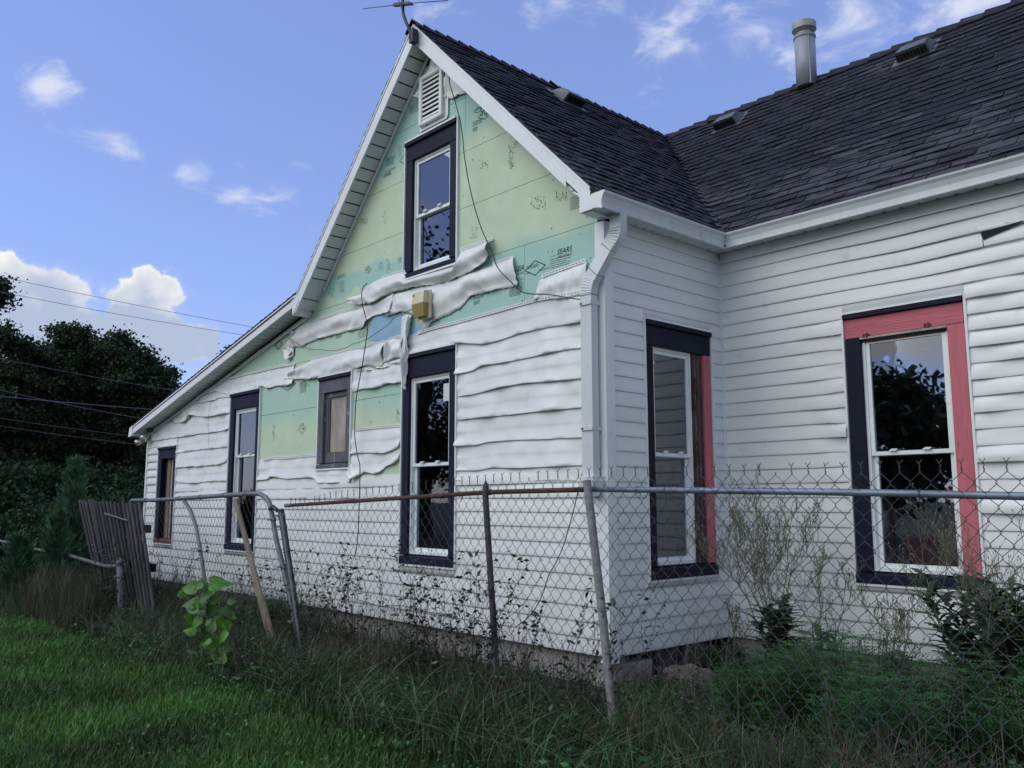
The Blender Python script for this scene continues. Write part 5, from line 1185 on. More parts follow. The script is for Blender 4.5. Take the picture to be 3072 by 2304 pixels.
# weathered picket panel
pk = thing('picket_panel', 'leaning bundle of weathered grey wooden pickets at the left end of the gate', 'fence')
npk = 34; random.seed(9)
mesh_tints = []
for i in range(npk):
    t = i/(npk-1); top = Vector((-6.62+t*1.93, -1.32-.02*(i % 2), 1.015-t*.045+random.uniform(-.02, .014))); ex = .35
    bot = Vector((-5.42+t*1.36, -1.30-.02*(i % 2), -.30)); w0 = .0225*random.uniform(.6, 1.2); w1 = .021*random.uniform(.8, 1.2)
    if i in (9,): bot.x -= .12; w0 = .055
    mid = top.lerp(bot, .5)+Vector((random.uniform(-.012, .012), 0, 0)); wm = (w0+w1)/2
    V = []
    for p, w in ((bot, w1), (mid, wm), (top, w0)):
        for a, b in ((-1, -1), (1, -1), (1, 1), (-1, 1)): V.append(tuple(p+Vector((a*w, b*.009, random.uniform(-.006, .006) if p is top else 0))))
    F = [(0, 1, 2, 3), (8, 9, 10, 11)]+[(k+4*j, (k+1) % 4+4*j, (k+1) % 4+4*j+4, k+4*j+4) for j in (0, 1) for k in range(4)]
    tv = random.uniform(.45, 1.6); me_o = np_mesh('picket', V, np.array([f for f in F]), M['picket'], pk, tint=(tv, tv, tv*random.uniform(.9, 1.02)))
mb = MB(); mb.tube([(-5.62, -1.36, .87), (-5.3, -1.362, .845), (-5.0, -1.362, .815), (-4.95, -1.35, .81)], .007, 6); mb.build('metal_band', M['gate'], pk)
mb = MB(); mb.box((-6.0, -1.29, .35), (-4.42, -1.25, .42)); mb.build('cross_rail', M['picket'], pk)
mb = MB(); mb.box((-4.60, -1.33, .70), (-4.545, -1.27, .775)); tag(mb.build('hinge_block', M['antenna']), 'dark square block sticking out at the right edge of the weathered pickets', 'block')
# low pipe fence beyond
pf = thing('pipe_fence', 'low galvanised pipe fence with a dome capped post beside the weathered pickets', 'fence')
mb = MB(); mb.tube([(-4.80, -1.45, .40), (-4.72, -1.45, .1), (-4.62, -1.45, -.3)], .030, 14); mb.build('post', M['galv'], pf, smooth=True)
mb = MB(); mb.tube([(-4.80, -1.45, .40), (-4.803, -1.45, .43), (-4.806, -1.45, .455), (-4.808, -1.45, .468)], [.034, .034, .024, .008], 14); mb.tube([(-4.80, -1.47, .395), (-4.95, -1.47, .385)], .015, 8); mb.build('dome_cap', M['galv'], pf, smooth=True)
mb = MB(); mb.tube([(-9.9, -1.25, .43), (-8.4, -1.28, .40), (-7.0, -1.32, .40), (-5.4, -1.4, .36), (-4.85, -1.45, .38)], .018, 10); mb.build('rail', M['galv'], pf)
mb = MB(); mb.tube([(-16, -1.2, .5), (-9.9, -1.25, .43)], .018, 10); mb.build('rail', M['galv'], pf)
mb = MB(); mb.tube([(-9.38, -1.24, .46), (-9.42, -1.24, .1), (-9.45, -1.24, -.3)], .024, 10); mb.tube([(-9.38, -1.24, .45), (-9.38, -1.24, .49)], [.026, .01], 10); mb.build('post', M['galv'], pf)

# ------------------------------------------------------------------ utility wires
def uw(p, q, X, sag, rad, label):
    a = Vector(on_plane(*cD(*p), 0, X)); b = Vector(on_plane(*cD(*q), 0, X)); a2 = a-(b-a)*.6; b2 = b+(b-a)*.6; mb = MB()
    mb.tube([a2.lerp(b2, t)-Vector((0, 0, sag*4*t*(1-t)))+Vector((0, 0, sag)) for t in np.linspace(0, 1, 17)], rad, 5); tag(mb.build('utility_wire', M['utility']), label, 'wire', 'overhead wires left of the house')
uw((0, 600), (530, 706), -14, .12, .0048, 'highest overhead wire crossing the clouds left of the house')
uw((0, 633), (480, 719), -14, .12, .0048, 'second highest overhead wire crossing the clouds left of the house')
uw((0, 777), (360, 843), -14, .1, .005, 'third overhead wire from the top, passing the tree crowns at left')
uw((0, 857), (335, 886), -14, .05, .008, 'thicker overhead wire running before the dark trees toward the lean-to roof')
uw((0, 845), (310, 907), -14, .10, .006, 'overhead wire that crosses the thicker wire before the dark trees')
uw((0, 905), (300, 945), -14, .08, .004, 'thin overhead wire low in front of the dark trees')
uw((0, 922), (300, 962), -14, .08, .004, 'lowest thin overhead wire in front of the dark trees')

# ------------------------------------------------------------------ vegetation
def blades(name, P, h, w, lean, material, tint, segs=2, curl=.5, kind='stuff', az=None):
    """P: base points (n,3); h,w,lean arrays -> tapering bent blades"""
    n = len(P); az = rng.uniform(0, 2*PI, n) if az is None else az; d = np.stack([np.cos(az), np.sin(az), 0*az], 1); face = az+PI/2+rng.normal(0, .6, n); s = np.stack([np.cos(face), np.sin(face), 0*az], 1)
    V = np.zeros((n, (segs+1)*2-1+0, 3), np.float32)
    for j in range(segs+1):
        t = j/segs; c = P+d*(lean*h*(t**(1+curl)))[:, None]+np.array([0, 0, 1.])*(h*(t-.35*lean*t*t))[:, None]
        if j < segs:
            ww = (w*(1-t*.55))[:, None]*.5; V[:, 2*j] = c-s*ww; V[:, 2*j+1] = c+s*ww
        else: V[:, 2*j] = c
    nv = V.shape[1]; b = (np.arange(n)*nv)[:, None]
    F4 = np.concatenate([b+np.array([[2*j, 2*j+1, 2*j+3, 2*j+2]]) for j in range(segs-1)], 0) if segs > 1 else None
    F3 = b+np.array([[2*segs-2, 2*segs-1, 2*segs]])
    T = np.repeat(tint, nv, axis=0)
    o = np_mesh(name, V.reshape(-1, 3), F4, material, None, T, F3)
    return o
def lawn_edge(x): return np.interp(x, [-14, -9, -6, -4.5, -2.5, -.5, .6, 1.2, 4], [-1.25, -1.30, -1.65, -1.85, -1.75, -1.62, -1.60, -1.9, -1.9])
def tri(n, x0, x1): return rng.uniform(x0, x1, n)
def vis(P, mx=80):                              # keep what the photograph's view and a margin can see
    d = P-CAM; z = d@_f; x = FPX*(d@_r)/z; y = FPX*(d@_u)/z
    return (z > .5) & (np.abs(x) < 1536*1.35) & (y > -1152*1.45)
# lawn
n = 330000; x = rng.uniform(-11, 3.5, n); y = rng.uniform(-5.2, -1.2, n); P = np.stack([x, y, np.full(n, -.2)], 1)
dist = np.linalg.norm(P-CAM, axis=1)
k = vis(P) & (y < lawn_edge(x)+rng.normal(0, .06, n)) & (rng.random(n) < np.clip(4.2/dist, .25, 1)**1.0) & (dist > 2.0); P = P[k]; dist = dist[k]; n = len(P)
clump = np.array([fb(a*2.2, b*2.2) for a, b in P[:, :2]]); h = (.050+.030*rng.random(n)+.03*np.clip(clump, 0, 1))*np.clip(1+(dist-5)*.03, 1, 1.3); w = .0042+.0026*rng.random(n)+dist*.0003
br = rng.uniform(.35, 1.7, n)*(1+.6*clump); T = np.stack([br*rng.uniform(.75, 1.25, n), br, br*rng.uniform(.7, 1.2, n)], 1)
dry = rng.random(n) < .035; T[dry] = T[dry]*np.array([2.6, 1.15, 1.6])
tag(blades('lawn_grass', P, h, w, rng.uniform(.1, .75, n), M['grass'], T, 2), 'mown green lawn in front of the fence', 'grass', kind='stuff')
# far lawn and rough grass behind the pipe fence
n = 30000; P = np.stack([rng.uniform(-30, -8.6, n), rng.uniform(-6, 14, n), np.full(n, -.2)], 1); k = vis(P); P = P[k]; n = len(P); br = rng.uniform(.5, 1.3, n)
tag(blades('rough_grass', P, rng.uniform(.12, .35, n), np.full(n, .014), rng.uniform(.1, .6, n), M['grass'], np.stack([br*1.1, br, br], 1), 2), 'rough green grass behind the pipe fence at far left', 'grass', kind='stuff')
n = 9000; x = rng.uniform(-9, 2., n); y = rng.uniform(-4.5, -1.6, n); C = np.stack([x, y, -.17+rng.uniform(0, .035, n)], 1); k = vis(C) & (np.array([fb(a*1.1+3, b*1.1) for a, b in zip(x, y)]) > .12); C = C[k]; n = len(C)
CLOVER = C
# tall weeds along both sides of the fence
def weed_belt(name, n, xr, yr, hr, green, label, dens=None, wid=.004, lean=(.15, 1.1), segs=4):
    x = rng.uniform(*xr, n); y = rng.uniform(*yr, n); P = np.stack([x, y, np.full(n, -.2)], 1); k = vis(P)
    if dens is not None: k &= rng.random(n) < dens(x, y)
    P = P[k]; n = len(P); cl = np.array([fb(a*1.6+5, b*1.6) for a, b in P[:, :2]]); h = rng.uniform(*hr, n)*(1+.55*cl); g = (rng.random(n)+cl*.5) < green
    br = rng.uniform(.2, .85, n); hi_ = rng.random(n) < .22; br[hi_] *= 2.8; T = np.stack([br, br, br], 1); T[g] *= np.array([.46, 1.25, .50])
    return tag(blades(name, P, h, wid*rng.uniform(.7, 1.4, n), rng.uniform(*lean, n), M['weed'], T, segs, 1.), label, 'weeds', kind='stuff')
weed_belt('tall_weeds', 26000, (-5., 3.6), (-1.75, -.85), (.11, .38), .50, 'tall tangled dry grass along the foot of the chain link fence', lambda x, y: np.clip(1-abs(y+1.2)/.9, .2, 1))
weed_belt('tall_weeds', 24000, (-3.2, 4.6), (-.95, 1.30), (.06, .20), .70, 'mixed dry and green grass in the yard between fence and house', lambda x, y: np.where((x < 0) & (y > -.05), 0, np.where((x > .9) & (y > -.9), .12, 1.)))
weed_belt('tall_weeds', 16000, (-8.3, -3.), (-1.5, -.08), (.15, .42), .55, 'dense weeds behind the bent gate and the pickets')
weed_belt('tall_weeds', 5000, (-7.5, -4.7), (-1.9, -1.3), (.2, .62), .25, 'brown dead stalks left of the weathered pickets', None, .003, (.05, .5))
weed_belt('dry_stalks', 2300, (-5., 3.2), (-1.5, .9), (.22, .58), -1, 'pale thin dry stalks standing above the weeds along the fence', lambda x, y: np.where((y > -.1) & (x < .1), 0., 1.), .0028, (.0, .35), 4)
def broad(n, xr, yr, hr, label, w=.009):
    P = np.stack([rng.uniform(*xr, n), rng.uniform(*yr, n), np.full(n, -.2)], 1); P = P[vis(P)]; n = len(P); br = rng.uniform(.5, 1.5, n)
    return tag(blades('broad_grass', P, rng.uniform(*hr, n), w*rng.uniform(.7, 1.4, n), rng.uniform(.5, 1.5, n), M['weed'], np.stack([br*.55, br*1.05, br*.62], 1), 6, 1.4), label, 'grass', kind='stuff')
broad(1500, (-2.6, 1.6), (-1.75, -1.05), (.16, .42), 'broad arching grass blades in front of the chain link')
broad(500, (-4.8, -2.6), (-1.85, -1.2), (.15, .38), 'broad arching grass blades in front of the bent gate')
# short ground leaves in the weed belt
def leaf_cloud(name, C, size, material, tint, parent=None, asp=.55, flat=.4):
    n = len(C); a = rng.normal(0, 1, (n, 3)); a[:, 2] *= flat; a /= np.linalg.norm(a, axis=1)[:, None]; b = rng.normal(0, 1, (n, 3)); b -= a*np.sum(a*b, 1)[:, None]; b /= np.linalg.norm(b, axis=1)[:, None]
    s = size[:, None] if hasattr(size, '__len__') else size; c_ = np.cross(a, b)
    V = np.stack([C-a*s*.5, C+b*s*asp*.5-a*s*.02+c_*s*.10, C+a*s*.55, C-b*s*asp*.5-a*s*.02+c_*s*.10], 1).reshape(-1, 3)
    b0 = (np.arange(n)*4)[:, None]; F3 = np.concatenate([b0+np.array([[0, 1, 2]]), b0+np.array([[0, 2, 3]])], 0)
    return np_mesh(name, V, None, material, parent, np.repeat(tint, 4, axis=0), F3)
def tints(n, lo=.5, hi=1.5, warm=0.):
    br = rng.uniform(lo, hi, n); return np.stack([br*rng.uniform(.8, 1.25+warm, n), br, br*rng.uniform(.75, 1.2, n)], 1)
tag(leaf_cloud('clover', CLOVER, rng.uniform(.012, .026, len(CLOVER)), M['ragweed'], tints(len(CLOVER), .6, 1.6), flat=.9, asp=.9), 'clover and small broad leaves scattered in the mown lawn', 'clover', kind='stuff')
n = 20000; x = rng.uniform(-5.2, 3.4, n); y = -1.35+rng.normal(0, .30, n); z = -.19+np.abs(rng.normal(0, .10, n)); C = np.stack([x, y, z], 1); k = vis(C); C = C[k]
cl = np.array([fb(a*1.3, b*1.3+4) for a, b in C[:, :2]]); k = cl > .02; C = C[k]; n = len(C)
tag(leaf_cloud('ground_weeds', C, rng.uniform(.018, .045, n), M['ragweed'], tints(n, .35, 1.3)), 'low leafy weeds between the lawn and the fence', 'weeds', kind='stuff')
n = 16000; x = rng.uniform(.1, 3.6, n); y = rng.uniform(-.9, 1.25, n); C = np.stack([x, y, -.19+np.abs(rng.normal(0, .05, n))], 1); k = vis(C); C = C[k]; n = len(C)
tag(leaf_cloud('ground_weeds', C, rng.uniform(.018, .04, n), M['ragweed'], tints(n, .3, 1.2)), 'low leafy weeds in the yard corner by the side wall', 'weeds', kind='stuff')

# climbing dried vines on the chain link
def vines(name, x0, x1, n, zmax, label, seed, leafy, dense_low=True, y=YF-.02, green=.2):
    r = random.Random(seed); mb = MB(); LC_ = []; 
    for _ in range(n):
        x = r.uniform(x0, x1); z = -.2; hgt = zmax*(r.random()**(1.7 if dense_low else .7)); p = [Vector((x, y+r.uniform(-.03, .03), z))]; a = PI/2+r.uniform(-.3, .3)
        while z < -.2+hgt+.1:
            a += r.uniform(-.45, .45); a = min(max(a, .6), PI-.6); x += math.cos(a)*.045; z += math.sin(a)*.045; p.append(Vector((x, y+r.uniform(-.012, .012), z)))
            if r.random() < leafy: LC_.append((x+r.uniform(-.02, .02), y+r.uniform(-.02, .01), z+r.uniform(-.02, .02)))
            if r.random() < .12:
                q = p[-1].copy(); b = a+r.choice([-1, 1])*r.uniform(.5, 1.3); pts = [q.copy()]
                for _ in range(r.randint(2, 6)): 
                    b += r.uniform(-.5, .5); q = q+Vector((math.cos(b)*.025, r.uniform(-.008, .008), math.sin(b)*.025)); pts.append(q)
                    if r.random() < leafy*1.3: LC_.append(tuple(q))
                mb.tube(pts, .0011, 3, cap=False)
        if len(p) > 2: mb.tube(p, [.0024*(1-.6*i/len(p)) for i in range(len(p))], 3, cap=False)
    o = tag(mb.build(name, M['stem'], fixn=False), label, 'vine', kind='stuff')
    if LC_:
        C = np.array(LC_); t = tints(len(C), .4, 1.2, .5); g = rng.random(len(C)) < green; t[g] *= np.array([.9, 1.7, .9])
        lo = leaf_cloud('vine_leaves', C, rng.uniform(.014, .042, len(C)), M['vine'], t, o); lo['kind'] = 'stuff'
    return o
vines('dried_vines', -2.15, 1.0, 330, .80, 'dried thin vines with shrivelled leaves climbing the middle of the chain link fence', 1, .62)
vines('dried_vines', -5.4, -2.2, 200, .72, 'dried thin vines tangled through the bent gate', 2, .35)
vines('dried_vines', -5.6, -4.6, 60, .75, 'dark vine clump hanging over the dome capped post', 3, .9, y=-1.48, green=.5)
vines('dried_vines', .9, 2.6, 70, .28, 'short dead vine stems at the foot of the grey rail fence', 4, .35)
# leafy shoots on the fence (individual things)
def shoot(px, base_py, top_px, top_py, label, seed, leaf=.045, Y=YF+.03, dens=.9):
    r = random.Random(seed); a = Vector(on_plane(*cD(px, base_py), 1, Y)); b = Vector(on_plane(*cD(top_px, top_py), 1, Y)); a.z = -.2
    t_ = thing('climbing_shoot', label, 'weed', 'leafy shoots growing through the chain link'); mb = MB(); P = []; n = 16
    for i in range(n+1):
        t = i/n; P.append(a.lerp(b, t)+Vector((.025*math.sin(t*7+seed), 0, 0)))
    mb.tube(P, [.0032*(1-.7*i/n) for i in range(n+1)], 5); mb.build('stem', M['stem'], t_)
    for i in range(3, n+1):
        for s in (-1, 1):
            if r.random() < dens*.75:
                p = P[i]; l = leaf*r.uniform(.6, 1.15); ang = PI/2+s*r.uniform(.5, 1.2); d = Vector((math.cos(ang), r.uniform(-.4, .1), math.sin(ang))); w = Vector((-d.z, 0, d.x)).normalized()*l*.22; q = p+d*.006
                mb = MB(); nn = d.cross(w).normalized()*l*.05
                mb.add([q, q+d*l*.4+w+nn, q+d*l, q+d*l*.4-w+nn], [(0, 1, 2), (0, 2, 3)]); mb.build('leaf', M['vine'] if False else M['lettuce'], t_, fixn=False)
    return t_
shoot(872, 1560, 806, 1195, 'leafy shoot left of the kitchen window on the chain link', 1); shoot(1030, 1530, 1022, 1205, 'leafy shoot climbing just left of the dark middle post', 2, .055)
shoot(1080, 1510, 1170, 1330, 'short leafy shoot just right of the dark middle post', 3); shoot(1160, 1530, 1280, 1300, 'leafy shoot leaning toward the tall grey post', 4, .05)
shoot(800, 1500, 835, 1225, 'thin shoot nearest the gate post on the chain link', 5, .03); shoot(940, 1530, 905, 1240, 'leafy shoot below the navy kitchen window sill', 6, .04)
shoot(1040, 1560, 1110, 1260, 'shoot with pale leaves behind the dark middle post', 8, .04, Y=-.8)
shoot(560, 1440, 545, 1245, 'bushy shoot beside the leaning plank', 9, .04)
shoot(1000, 1600, 985, 1400, 'small grey green shoot low on the middle of the fence', 10, .035, dens=1.)
shoot(1170, 1580, 1145, 1420, 'small green shoot low near the tall grey post', 11, .04, dens=1.)

# prickly lettuce plants
def lobed_leaf(p, d, l, w, nrm):
    d = d.normalized(); s = d.cross(nrm).normalized(); V = []; k = 11
    for i in range(k):
        t = i/(k-1); base_w = w*math.sin(PI*min(1, t*.92+.06))**.7*(1 if i % 2 else .38); c = p+d*l*t+nrm*(.12*l*math.sin(PI*t)-.25*l*t*t); V += [c-s*base_w, c+nrm*.006, c+s*base_w]
    F = []
    for i in range(k-1):
        for j in (0, 1): F.append((3*i+j, 3*i+j+1, 3*i+j+4, 3*i+j+3))
    return V, F
def lettuce(x, y, h, spread, label, seed, nstem=3, tw=1., nl_=15, ltop=.62, nb=4):
    r = random.Random(seed); t_ = thing('prickly_lettuce', label, 'weed'); st = MB(); hd = MB()
    for s in range(nstem):
        a = r.uniform(0, 2*PI); tip = Vector((x+spread*.45*math.cos(a)*(s > 0), y+.15*math.sin(a), -.2+h*r.uniform(.55, .75))); b = Vector((x+r.uniform(-.03, .03)+.05*(s-1), y, -.2)); P = [b.lerp(tip, i/8)+Vector((.02*math.sin(i), .01*math.cos(i*1.3), 0)) for i in range(9)]
        st.tube(P, [.006*(1-.55*i/8) for i in range(9)], 5)
        for i in range(nl_):                     # lobed leaves
            t = .04+ltop*i/nl_; p = b.lerp(tip, t); a = i*2.4+s; d = Vector((math.cos(a), math.sin(a)*.7, .75)); l = r.uniform(.14, .22)*(1-.45*t)*tw; V, F = lobed_leaf(p, d, l, l*.24, Vector((-math.cos(a)*.6, -math.sin(a)*.6, .8)).normalized()); m2 = MB(); m2.add(V, F); m2.build('leaf', M['lettuce'], t_, fixn=False)
        # panicle
        def branch(p, d, l, lev):
            n = 5; Q = [p]; 
            for i in range(n): d = (d+Vector((r.uniform(-.22, .22), r.uniform(-.22, .22), .05))).normalized(); Q.append(Q[-1]+d*l/n)
            hd.tube(Q, [.0026/(1+lev*.7)*(1-.5*i/n)+.0004 for i in range(n+1)], 3, cap=False)
            if lev < 3:
                for i in range(1, n+1):
                    if r.random() < .78: 
                        q = Vector((r.uniform(-1, 1), r.uniform(-1, 1), .7)).normalized(); branch(Q[i], (d+q*1.5).normalized(), l*r.uniform(.38, .62), lev+1)
            else:
                e = Q[-1]; hd.tube([e, e+d*.006, e+d*.016], [.0012, .0034, .0008], 4)
        for i in range(nb): 
            p = b.lerp(tip, .62+.38*i/max(1, nb-1)); q = Vector((r.uniform(-1, 1)*1.25, r.uniform(-.7, .7), .95)).normalized(); branch(p, q, h*.32*r.uniform(.8, 1.1), 0 if i > 1 else 1)
    st.build('stem', M['seedhead'], t_, fixn=False); o = hd.build('seed_head', M['seedhead'], t_, fixn=False); o['kind'] = 'stuff'
    return t_
lettuce(.74, .78, 1.10, .60, 'big prickly lettuce gone to seed left of the wing window behind the fence', 1, 7, 1.1, 20, .62, 4)
lettuce(1.10, .70, .84, .30, 'prickly lettuce gone to seed just right of the biggest one', 2, 2)
lettuce(1.80, .90, 1.12, .40, 'dark leafed prickly lettuce under the right side of the wing window', 3, 9, 1.1, 30, .98, 2)
lettuce(1.45, .92, .60, .28, 'shorter sparse prickly lettuce below the middle of the wing window', 4, 2)
lettuce(2.02, .80, 1.0, .40, 'prickly lettuce at the right edge of the yard with broad dark leaves', 5, 8, 1.15, 28, .95, 1)
lettuce(.42, .90, .45, .3, 'small prickly lettuce by the inside corner of the walls', 6, 1, .8)

# feathery ragweed bushes
def ragweed(x, y, h, w, n, label, seed, name='ragweed_bush'):
    global rng
    t_ = thing(name, label, 'bush'); r = random.Random(seed); mb = MB(); C = []; D = []
    for s in range(n):
        a = r.uniform(0, 2*PI); rr = w*math.sqrt(r.random()); b = Vector((x+rr*.5*math.cos(a), y+rr*.4*math.sin(a), -.2)); tip = Vector((x+rr*math.cos(a), y+rr*.7*math.sin(a), -.2+h*(1-.45*(rr/w)**2)*r.uniform(.75, 1.05))); P = [b.lerp(tip, i/5)+Vector((0, 0, .02*math.sin(i/5*PI))) for i in range(6)]
        mb.tube(P, [.0035*(1-.12*i) for i in range(6)], 4, cap=False)
        for i in range(7):
            t = .25+.75*i/6; p = b.lerp(tip, t); 
            for q in range(3):
                a2 = i*1.9+q*2.1+s; d = Vector((math.cos(a2), math.sin(a2), .35)).normalized(); l = .115*r.uniform(.7, 1.2)*(1.1-.3*t); sd_ = d.cross(Vector((0, 0, 1))).normalized()
                for e in range(5):
                    te = .2+.8*e/4; c = p+d*l*te-Vector((0, 0, .25*l*te*te)); 
                    for sg in (-1, 1): C.append(c+sd_*sg*l*.16*(1.2-te)); D.append((d*.7+sd_*sg*.8).normalized()*l*.26)
    mb.build('stem', M['stem'], t_, fixn=False); C = np.array(C); D = np.array(D); nl = len(C); up = np.array([0, 0, 1.]); S_ = np.cross(D, up); S_ /= np.linalg.norm(S_, axis=1)[:, None]; L_ = np.linalg.norm(D, axis=1)[:, None]
    V = np.stack([C-D*.5, C+S_*L_*.17, C+D*.6, C-S_*L_*.17], 1).reshape(-1, 3); b0 = (np.arange(nl)*4)[:, None]
    o = np_mesh('foliage', V, b0+np.array([[0, 1, 2, 3]]), M['ragweed'], t_, np.repeat(tints(nl, .5, 1.5), 4, axis=0)); o['kind'] = 'stuff'
    return t_
ragweed(1.62, .05, .62, .46, 80, 'largest feathery ragweed bush at the lower right behind the fence', 1)
ragweed(1.28, -.15, .42, .38, 50, 'low ragweed bush left of the largest one', 2)
ragweed(2.15, .15, .46, .40, 50, 'ragweed bush at the lower right corner behind the chain link', 3)
ragweed(1.92, -.45, .46, .36, 56, 'ragweed bush nearest the fence at the lower right', 4)
ragweed(1.15, .55, .50, .34, 40, 'ragweed bush under the big prickly lettuce', 5)
ragweed(2.45, .70, .62, .34, 40, 'ragweed bush against the wall at the right edge', 6)
ragweed(-3.3, -.75, .42, .5, 40, 'dark ragweed clump behind the leaning plank', 7)
ragweed(.3, .95, .24, .26, 16, 'small ragweed clump against the side wall', 8)

# sapling with broad leaves
sap = thing('broadleaf_sapling', 'bright green sapling with broad heart shaped leaves in front of the bent gate', 'sapling')
bx, by = gnd(480, 1440); 
def sp(x, y, Y=by): return Vector(on_plane(*cD(x, y), 1, Y))
stem_pts = [sp(485, 1445), sp(478, 1400), sp(468, 1350), sp(455, 1300), sp(440, 1255)]; stem_pts[0].z = -.2
mb = MB(); mb.tube(stem_pts, [.008, .007, .006, .005, .003], 8); mb.build('stem', M['stem'], sap)
leaves = [(412, 1270, 30, 175, 1), (470, 1262, 34, 15, 0), (440, 1290, 26, 200, 1), (415, 1305, 30, 170, 1), (455, 1318, 24, 230, 1), (490, 1322, 22, 320, 1), (425, 1345, 26, 215, 0), (470, 1345, 24, 300, 1), (490, 1352, 20, 290, 0), (412, 1352, 20, 250, 0), (445, 1368, 22, 235, 1), (470, 1385, 22, 250, 0), (455, 1400, 20, 225, 0), (480, 1410, 20, 280, 1), (462, 1425, 22, 215, 0), (490, 1430, 18, 300, 1), (475, 1445, 18, 240, 0), (500, 1330, 16, 340, 1), (455, 1280, 20, 60, 1), (435, 1325, 20, 150, 1), (500, 1300, 16, 20, 1), (448, 1388, 16, 190, 0), (500, 1395, 15, 330, 1), (440, 1262, 18, 110, 1)]+[(int(430+38*math.sin(q*2.4)+q*1.6), 1265+q*10, 17+(q*7 % 6), (200+q*67) % 360, q % 3 == 0) for q in range(18)]
r = random.Random(2)
for x, y, s, a, br in leaves:
    c = sp(x, y, by-.22+r.uniform(-.08, .05)); px = np.linalg.norm(np.array(c)-CAM)/ (FPX/K); l = s*px*1.25; an = math.radians(a)
    d = Vector((math.cos(an)*_r[0], math.cos(an)*_r[1], math.sin(an)*.9)).normalized(); nn = ((Vector(CAM)-c).normalized()*.85+Vector((r.uniform(-.35, .35), 0, .55+r.uniform(-.2, .2)))).normalized(); s_ = d.cross(nn).normalized(); nn = s_.cross(d)
    outline = [(0, 0), (.10, .30), (.30, .42), (.55, .36), (.80, .18), (1.08, 0)]; V = []; F = []
    for t, w in outline: q = c+d*l*(t-.45)-nn*(.34*l*t*t); V += [q-s_*w*l+nn*w*l*(.42+.15*math.sin(t*9+x)), q, q+s_*w*l+nn*w*l*(.42+.15*math.cos(t*8+y))]
    for i in range(5): F += [(3*i, 3*i+1, 3*i+4, 3*i+3), (3*i+1, 3*i+2, 3*i+5, 3*i+4)]
    mb = MB(); mb.add(V, F); o = mb.build('leaf', M['catalpa'] if not br or r.random() < .35 else M['catalpa_dark'], sap, smooth=True, fixn=False)
    mb = MB(); st = min(stem_pts, key=lambda q: abs(q.z-c.z)); mb.tube([c-d*l*.42, st], .0022, 4); mb.build('leaf_stalk', M['stem'], sap)

# cedar at left
def feathery(x, y, h, w, n, label, seed, name='young_cedar', mat_='cedar', cat='shrub'):
    t_ = thing(name, label, cat); r = random.Random(seed); mb = MB(); C = []; D = []
    mb.tube([(x, y, -.2), (x+.03, y, h*.5-.2), (x+.10, y, h-.15)], [.03, .018, .004], 6)
    for s in range(n):
        t = r.random()**.8; zz = -.15+h*t*.92; a = r.uniform(0, 2*PI); l = w*(1.05-t*.75)*r.uniform(.6, 1.15); d = Vector((math.cos(a), math.sin(a), .75+.8*t)).normalized(); p = Vector((x+.06*t, y, zz)); Q = [p]
        for i in range(5): d = (d+Vector((r.uniform(-.16, .16), r.uniform(-.16, .16), .02))).normalized(); Q.append(Q[-1]+d*l/5)
        mb.tube(Q, [.004*(1-.17*i) for i in range(6)], 3, cap=False)
        for i in range(1, 6):
            for q in range(9):
                p2 = Q[i-1].lerp(Q[i], r.random()); dd = (d+Vector((r.uniform(-1, 1), r.uniform(-1, 1), r.uniform(-.3, .9)))*.5).normalized(); ll = r.uniform(.04, .12); C.append(p2); D.append(dd*ll)
    mb.build('stem', M['bark'], t_, fixn=False); C = np.array(C); D = np.array(D); n = len(C); S_ = np.cross(D, rng.normal(0, 1, (n, 3))); S_ /= np.linalg.norm(S_, axis=1)[:, None]
    V = np.stack([C-S_*.0065, C+S_*.0065, C+D], 1).reshape(-1, 3); b0 = (np.arange(n)*3)[:, None]
    o = np_mesh('foliage', V, None, M[mat_], t_, np.repeat(tints(n, .25, 1.8), 3, axis=0), b0+np.array([[0, 1, 2]])); o['kind'] = 'stuff'; return t_
feathery(-7.30, -1.20, 1.66, .42, 260, 'tall feathery young cedar beside the weathered pickets', 1)
feathery(-7.75, -1.10, 1.30, .42, 200, 'middle feathery cedar just left of the tall one', 4)
feathery(-8.35, -1.0, 1.10, .50, 200, 'shorter feathery cedar second from the left by the pipe fence', 2)
feathery(-6.95, -1.45, 1.05, .34, 150, 'feathery cedar shoot pressed against the pickets', 5)
feathery(-7.25, -1.75, .72, .42, 150, 'dark low cedar at the lawn edge below the tall one', 3)

